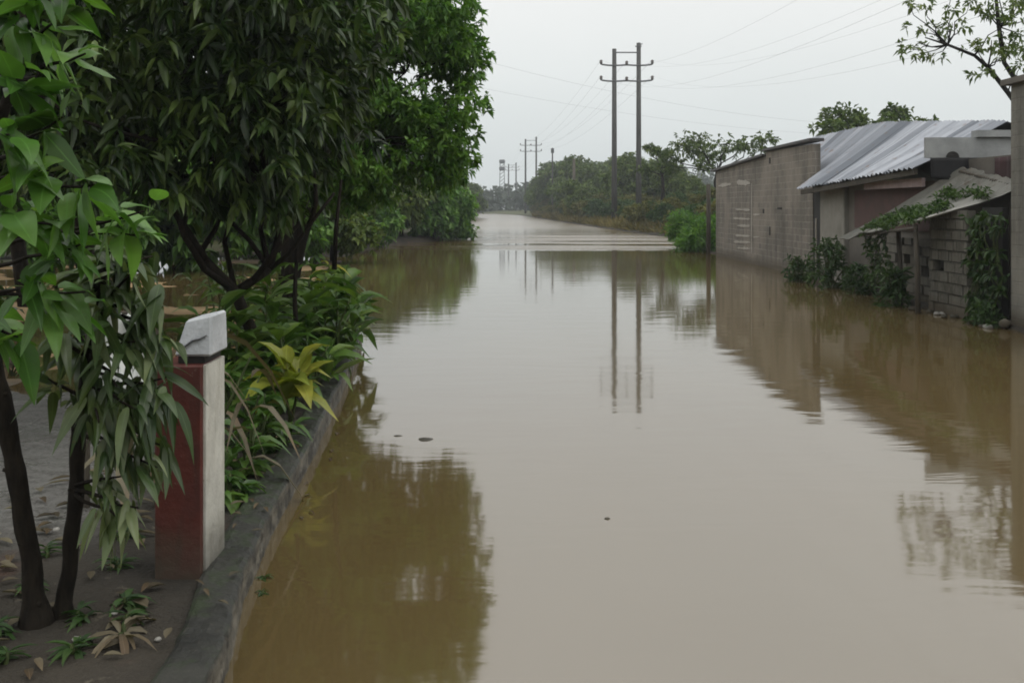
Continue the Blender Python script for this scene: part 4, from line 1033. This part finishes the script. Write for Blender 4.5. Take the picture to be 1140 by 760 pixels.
def shack():
    r = empty('shack', (8.3, 18.9, 0), 'tumbledown block shack with a weedy sagging lean-to roof, nearest but one on the right', 'shack')
    w1 = MB(); block_wall_mesh(w1, 8.13, 17.55, 19.15, -.2, 1.95, 0.05, seed=3, jit=.014); w1.build('front_wall', M['block_shack'], r)
    w2 = MB(); block_wall_mesh(w2, 8.47, 19.5, 23.6, -.2, 1.35, 0.2, seed=8, jit=.016); w2.build('broken_wall', M['block_shack'], r)
    w3 = MB(); w3.box((8.98, 19.16, -.3), (11.2, 19.34, 2.95)); w3.box((8.98, 16.5, -.3), (9.12, 19.155, 2.95)); w3.build('inner_wall', M['render_grey'], r)
    # posts
    for (px, py0, py1, Y, rad) in ((1022, 352, 250, 18.55, .05), (1003, 345, 255, 20.2, .055), (972, 318, 258, 23.2, .04)):
        p = MB(); a = at(px, py0, Y); b = at(px - 3, py1, Y); a.z = -.3; p.tube([a, a.lerp(b, .5) + Vector((.02, 0, 0)), b], [rad, rad, rad * .9], 7); p.build('post', M['old_wood'], r, smooth=True)
    bm_ = MB(); bm_.tube([(7.62, 22.3, 1.33), (7.5, 18.3, 1.62)], .035, 6); bm_.tube([(8.68, 19.05, 2.70), (8.86, 17.15, 2.34)], .04, 6); bm_.build('roof_beam', M['old_wood'], r)
    E1, E2, T1, T2 = Vector((7.55, 22.3, 1.36)), Vector((7.42, 18.45, 1.68)), Vector((8.72, 19.1, 2.78)), Vector((8.90, 17.1, 2.42))
    n = 5
    for i in range(n):
        u0, u1 = i / n - (.02 if i else 0), (i + 1) / n
        mb = MB(); off = Vector((0, 0, .02 * (i % 2))); ex = Vector((random.uniform(-.14, .22), 0, 0)); ex.z = ex.x * .5
        if i == 0: ex = Vector((-.15, 0, -.09))
        sheet(mb, E1.lerp(E2, u0) + off + ex, E1.lerp(E2, u1) + off + ex, T1.lerp(T2, u1) + off, T1.lerp(T2, u0) + off, 7, .02, 5, random.uniform(.0, .8), .05, .05)
        solid(mb.build('roof_sheet', M['zinc_old'], r), .012)
    fa = MB(); fa.box((8.16, 19.38, 2.98), (9.86, 19.48, 3.38)); o = fa.build('fascia', M['fascia_grey'], r)
    fc = MB(); fc.box((9.15, 19.3, 3.385), (10.4, 19.6, 3.52)); fc.build('upper_board', M['fascia_grey'], r)
    ho = MB(); rr_ = .12; cc = (8.68, 19.372, 2.985)
    ho.add([(cc[0] + rr_ * 1.1 * math.cos(math.pi * i / 10), cc[1], cc[2] + rr_ * math.sin(math.pi * i / 10)) for i in range(11)] + [(cc[0] + rr_ * 1.1 * math.cos(math.pi * i / 10), cc[1] + .006, cc[2] + rr_ * math.sin(math.pi * i / 10)) for i in range(11)],
           [tuple(range(10, -1, -1)), tuple(range(11, 22))] + [(i, i + 1, i + 12, i + 11) for i in range(10)]); ho.build('fascia_hole', M['hole'], r)
    tp = MB(); nu, nv = 16, 6; vs = []
    for j in range(nv + 1):
        for i in range(nu + 1):
            u, v = i / nu, j / nv; vs.append((8.22 + u * 1.65 - .0 * v, 19.33 - .04 * (1 - v) + .02 * math.sin(u * 17), 2.975 - (1 - v) * (.40 + .03 * math.sin(u * 9))))
    tp.add(vs, [(j * (nu + 1) + i, j * (nu + 1) + i + 1, (j + 1) * (nu + 1) + i + 1, (j + 1) * (nu + 1) + i) for j in range(nv) for i in range(nu)])
    solid(tp.build('black_sheet', M['sheet_black'], r, smooth=True), .006)  # near-black sheet filling the space below the fascia
    mc = MB(); vs = []
    for j in range(7):
        for i in range(15):
            u, v = i / 14, j / 6; vs.append((8.93 + .03 * math.sin(u * 25), 18.2 - u * 1.3, 2.3 + v * .62))
    mc.add(vs, [(j * 15 + i, j * 15 + i + 1, (j + 1) * 15 + i + 1, (j + 1) * 15 + i) for j in range(6) for i in range(14)])
    solid(mc.build('maroon_cloth', M['maroon_cloth'], r, smooth=True), .006)
    dp = MB(); dp.box((8.35, 16.75, -.3), (8.45, 17.5, 2.0)); dp.build('dark_doorway', M['hole'], r)
shack()

def near_house():
    r = empty('corner_house', (9.6, 14.6, 0), 'tall block house whose end corner stands at the right edge of the picture', 'house')
    mb = MB(); mb.box((8.27, 12.6, -.4), (11.6, 16.3, 4.02)); mb.build('wall', M['block_house'], r)
    c = MB(); c.box((8.15, 12.5, 4.025), (11.7, 16.42, 4.12)); c.build('roof_slab', M['render_grey'], r)
    d = MB(); d.box((8.255, 13.4, -.35), (8.285, 14.3, 2.05)); dd = d.build('door', M['old_wood'], r)
near_house()

# ------------------------------------------------------------------ creepers and weeds round the houses
def leafy(name, base, pts, outs, per, L, wl, mat, label, cat, stems=(), down=.3, tone=.45, group=None, hi=False):
    r = empty(name, base, label, cat, group); mb = MB()
    for s in stems: mb.tube(s, [.012] * len(s), 5)
    if stems: mb.build('stem', M['stem'], r)
    V_, tri, quad, tn = whorls(np.array(pts), np.array(outs), per, L, wl, down, 1.0, tone, .22, .18, hi)
    leaves_object('foliage', V_, tri, quad, tn, mat, r)
    return r
random.seed(12)
# weeds rooted on the lean-to roof
E1, E2, T1, T2 = Vector((7.55, 22.3, 1.36)), Vector((7.42, 18.45, 1.68)), Vector((8.72, 19.1, 2.78)), Vector((8.90, 17.1, 2.42))
pts, outs = [], []
while len(pts) < 270:
    u, v = random.random(), random.random()
    if mnoise.noise(Vector((u * 3.1, v * 3.1, 2))) < -.05 or v > .72 or u < .30 or (v > .35 and u < .42): continue
    p = E1.lerp(E2, u).lerp(T1.lerp(T2, u), v); pts.append(p + Vector((0, 0, random.uniform(.02, .13)))); outs.append((random.uniform(-.4, .2), random.uniform(-.4, .4), .9))
leafy('roof_creeper', (8.3, 19.5, 2.0), pts, outs, 7, .13, .34, M['leaf_weed'], 'creeper and weeds spread over the lean-to roof of the shack', 'creeper', down=.0, tone=.75)
# creeper hanging from the eave and climbing the post
pts, outs, st = [], [], []
for k in range(5):
    y = 20.4 + k * .22; s = []
    for q in range(9):
        p = Vector((7.62 + .2 * random.random(), y + .1 * math.sin(q), 1.5 - q * .155)); s.append(p)
        if q < 6 + k % 3: pts.append(p); outs.append((-.6, random.uniform(-.6, .6), .2))
    st.append(s)
leafy('hanging_creeper', (7.7, 20.6, 1.5), pts, outs, 9, .14, .4, M['leaf_weed'], 'green creeper hanging in strands from the eave of the shack', 'creeper', st, .5, .4)
# vines on the right end of the shack
pts, outs, st = [], [], []
for k in range(9):
    y = 16.45 + k * .13; s = []
    for q in range(10):
        p = Vector((8.12 + random.uniform(-.05, .08), y + .08 * math.sin(q * 1.3 + k), .05 + q * .2)); s.append(p)
        if mnoise.noise(p * 2.2) > -.25: pts.append(p); outs.append((-.7, random.uniform(-.6, .6), .3))
    st.append(s)
leafy('climbing_vine', (8.15, 16.9, 0), pts, outs, 9, .16, .42, M['leaf_weed'], 'dense dark vine climbing the shack end beside the right edge corner house', 'vine', st, .4, .3)
def weed_clump(name, c, rad, h, n, label, mat='leaf_weed', L=.2, group=None, tone=.4, wl=.3):
    pts, outs, st = [], [], []
    c = Vector(c)
    for i in range(n):
        a = random.uniform(0, 6.28); q = random.random() ** .5; z = random.random()
        p = c + Vector((math.cos(a) * rad[0] * q * (1 - .4 * z), math.sin(a) * rad[1] * q * (1 - .4 * z), z * h)); pts.append(p); outs.append((math.cos(a) * .6, math.sin(a) * .6, .8))
        if i % 3 == 0: st.append([c + (p - c) * .1 - Vector((0, 0, .1)), c.lerp(p, .6), p])
    leafy(name, c, pts, outs, 8, L, wl, M[mat], label, 'weeds', st, .1, tone, group)
weed_clump('weed_clump', (7.95, 24.6, 0), (.55, 1.0), 1.25, 95, 'tall weed clump growing from the water at the pale corner pier')
weed_clump('weed_clump', (7.75, 26.6, 0), (.45, .7), .65, 45, 'low dark weed clump in the water below the grey block wall')
weed_clump('weed_clump', (8.05, 22.9, 0), (.4, .7), .7, 45, 'weed clump to the right of the tall one, before the dark wall', tone=.3)
weed_clump('weed_clump', (7.75, 19.9, 0), (.35, .5), .75, 50, 'dark weed clump at the foot of the shack posts', tone=.28)
weed_clump('weed_clump', (8.0, 16.6, 0), (.3, .5), .4, 40, 'low weeds at the water under the climbing vine', tone=.45, L=.15)
for i in range(14):
    y = random.uniform(16.2, 19.5); x = XR(y) + random.uniform(.02, .3)
    pebble(x, y, .02, random.uniform(.04, .09), 'dark stone or rubble piece at the water line of the shack', M['debris'] if i % 4 else M['stone'], 'rubble_stone', 'rubble at the foot of the shack', 'stone')
o = pebble(8.12, 16.2, .09, .09, 'dull grey bundle lying at the foot of the corner house', M['block_house'], 'plastic_bag', None, 'bag', .9)

# ------------------------------------------------------------------ power line
def h_frame(Y, xa, xb, ztop, label, arms=(.95, 1.95), k=1.0):
    zb = terrain(xa, Y)
    r = empty('power_pole', ((xa + xb) / 2, Y, zb), label, 'power pole', 'twin power poles along the right bank')
    for x, dz in ((xa, 0), (xb, .45)):
        p = MB(); p.tube([(x, Y, zb - .8), (x, Y, ztop * .5), (x, Y, ztop + dz * k)], [.30, .26, .22], 10); p.build('pole', M['pole_wood'], r, smooth=True)
    t = MB(); t.box((xa - .1, Y - .21, ztop - .45), (xb + .1, Y - .135, ztop - .33)); t.build('top_brace', M['steel'], r)
    t2 = MB(); t2.box((xb - .38, Y - .22, ztop + .18), (xb + .28, Y - .14, ztop + .28)); t2.tube([(xb + .05, Y - .16, ztop + .3), (xb + .36, Y - .16, ztop + .52)], .045, 6); t2.build('top_arm', M['steel'], r)
    tips = []
    for a in arms:
        z = ztop - a - .2; ar = MB(); xm = (xa + xb) / 2
        xs_ = [xa - 1.05 * k, xa - .9 * k, xa - .5 * k, xa, xm, xb, xb + .5 * k, xb + .9 * k, xb + 1.05 * k]
        zs_ = [.14, .04, -.03, -.06, 0, -.06, -.03, .04, .14]
        ar.tube([(x, Y - .17, z + q) for x, q in zip(xs_, zs_)], .062 * k, 6)
        arm = ar.build('crossarm', M['steel'], r)
        for x, q in ((xa - 1.0 * k, .1), (xm, 0), (xb + 1.0 * k, .1)):
            i = MB(); i.tube([(x, Y - .17, z + q), (x, Y - .17, z + q + .12), (x, Y - .17, z + q + .2), (x, Y - .17, z + q + .3), (x, Y - .17, z + q + .42)], [.06 * k, .13 * k, .09 * k, .13 * k, .06 * k], 8)
            add_child(arm, i, 'insulator', M['porcelain'], smooth=True)
            tips.append(Vector((x, Y - .17, z + q + .42)))
    return tips
tA = h_frame(100, 10.4, 12.88, 18.1, 'nearest and tallest pair of power poles standing before the right bank thicket', (1.45, 3.05), 1.36)
tB = h_frame(262, 3.6, 6.45, 20.2, 'second pair of power poles, small in the distance left of the nearest pair', (1.45, 3.05), 1.36)
tC = h_frame(340, -1.2, 1.4, 17.0, 'third pair of power poles, faint at the end of the flooded road')
def wire(a, b, sag, label, group, rad=.012, n=26):
    a, b = Vector(a), Vector(b); pts = []
    for i in range(n + 1):
        u = i / n; p = a.lerp(b, u); p.z -= 4 * sag * u * (1 - u); pts.append(p)
    m = MB(); m.tube(pts, rad, 4, cap=False); o = m.build('power_line', M['wire']); return tag(o, label, 'wire', group)
for k, t in enumerate(tA):
    wire(t, t + Vector((1.2, -150, -4)), 6.3, 'thin wire running from the nearest power poles over the houses to the top right', 'wires from the nearest poles to the right', .003)
    wire(t, tB[k], 2.2, 'thin wire between the nearest and the second pair of power poles', 'wires between the first and second poles', .008)
    wire(tB[k], tC[k], 2.2, 'thin wire between the second and the third pair of power poles', 'wires between the distant poles', .009)
wire(at(440, 40, 60), at(1010, 140, 88), 1.4, 'upper of two faint wires crossing the sky behind the nearest poles', None, .0045, 40)
wire(at(440, 78, 62), at(1000, 152, 88), 1.0, 'lower of two faint wires crossing the sky behind the nearest poles', None, .004, 40)
def single_pole():
    Y = 172; x = (615 - CX) * Y / F; zb = terrain(x, Y); r = empty('utility_pole', (x, Y, zb), 'lone pole with a dark box on top, rising behind the right bank thicket', 'pole')
    m = MB(); m.tube([(x, Y, zb - .4), (x, Y, 12.4)], [.16, .12], 8); m.build('pole', M['pole_wood'], r)
    b = MB(); b.box((x - .28, Y - .45, 11.5), (x + .28, Y - .13, 12.3)); b.build('box', M['steel'], r, bevel=.04)
single_pole()
gp = MB(); q = at(639, 177, 150); gp.tube([(q.x, 150, .3), (q.x, 150, q.z)], [.26, .22], 8); tag(gp.build('concrete_post', M['bark_pale']), 'short pale post sticking out of the right bank thicket', 'post')
def far_tower():
    Y = 385; x = (559 - CX) * Y / F; r = empty('lattice_tower', (x, Y, .8), 'faint tower above the far wood at the end of the road', 'tower')
    m = MB(); hw = .95; H = 20.5
    for sx in (-1, 1):
        for sy in (-1, 1): m.tube([(x + sx * hw * 1.2, Y + sy * hw * 1.2, .4), (x + sx * hw * .8, Y + sy * hw * .8, H)], .13, 5)
    z = .8
    while z < H - 1.4:
        for s in (-1, 1):
            m.tube([(x - hw * .95, Y + s * hw * .95, z), (x + hw * .95, Y + s * hw * .95, z + 1.4)], .07, 4); m.tube([(x + s * hw * .95, Y - hw * .95, z), (x + s * hw * .95, Y + hw * .95, z + 1.4)], .07, 4)
        z += 1.4
    m.build('tower_frame', M['steel'], r)
    for z in (16.4, 19.2):
        b = MB(); b.box((x - 1.15, Y - 1.15, z), (x + 1.15, Y + 1.15, z + 1.5)); b.build('antenna_drum', M['steel'], r, bevel=.3)
far_tower()
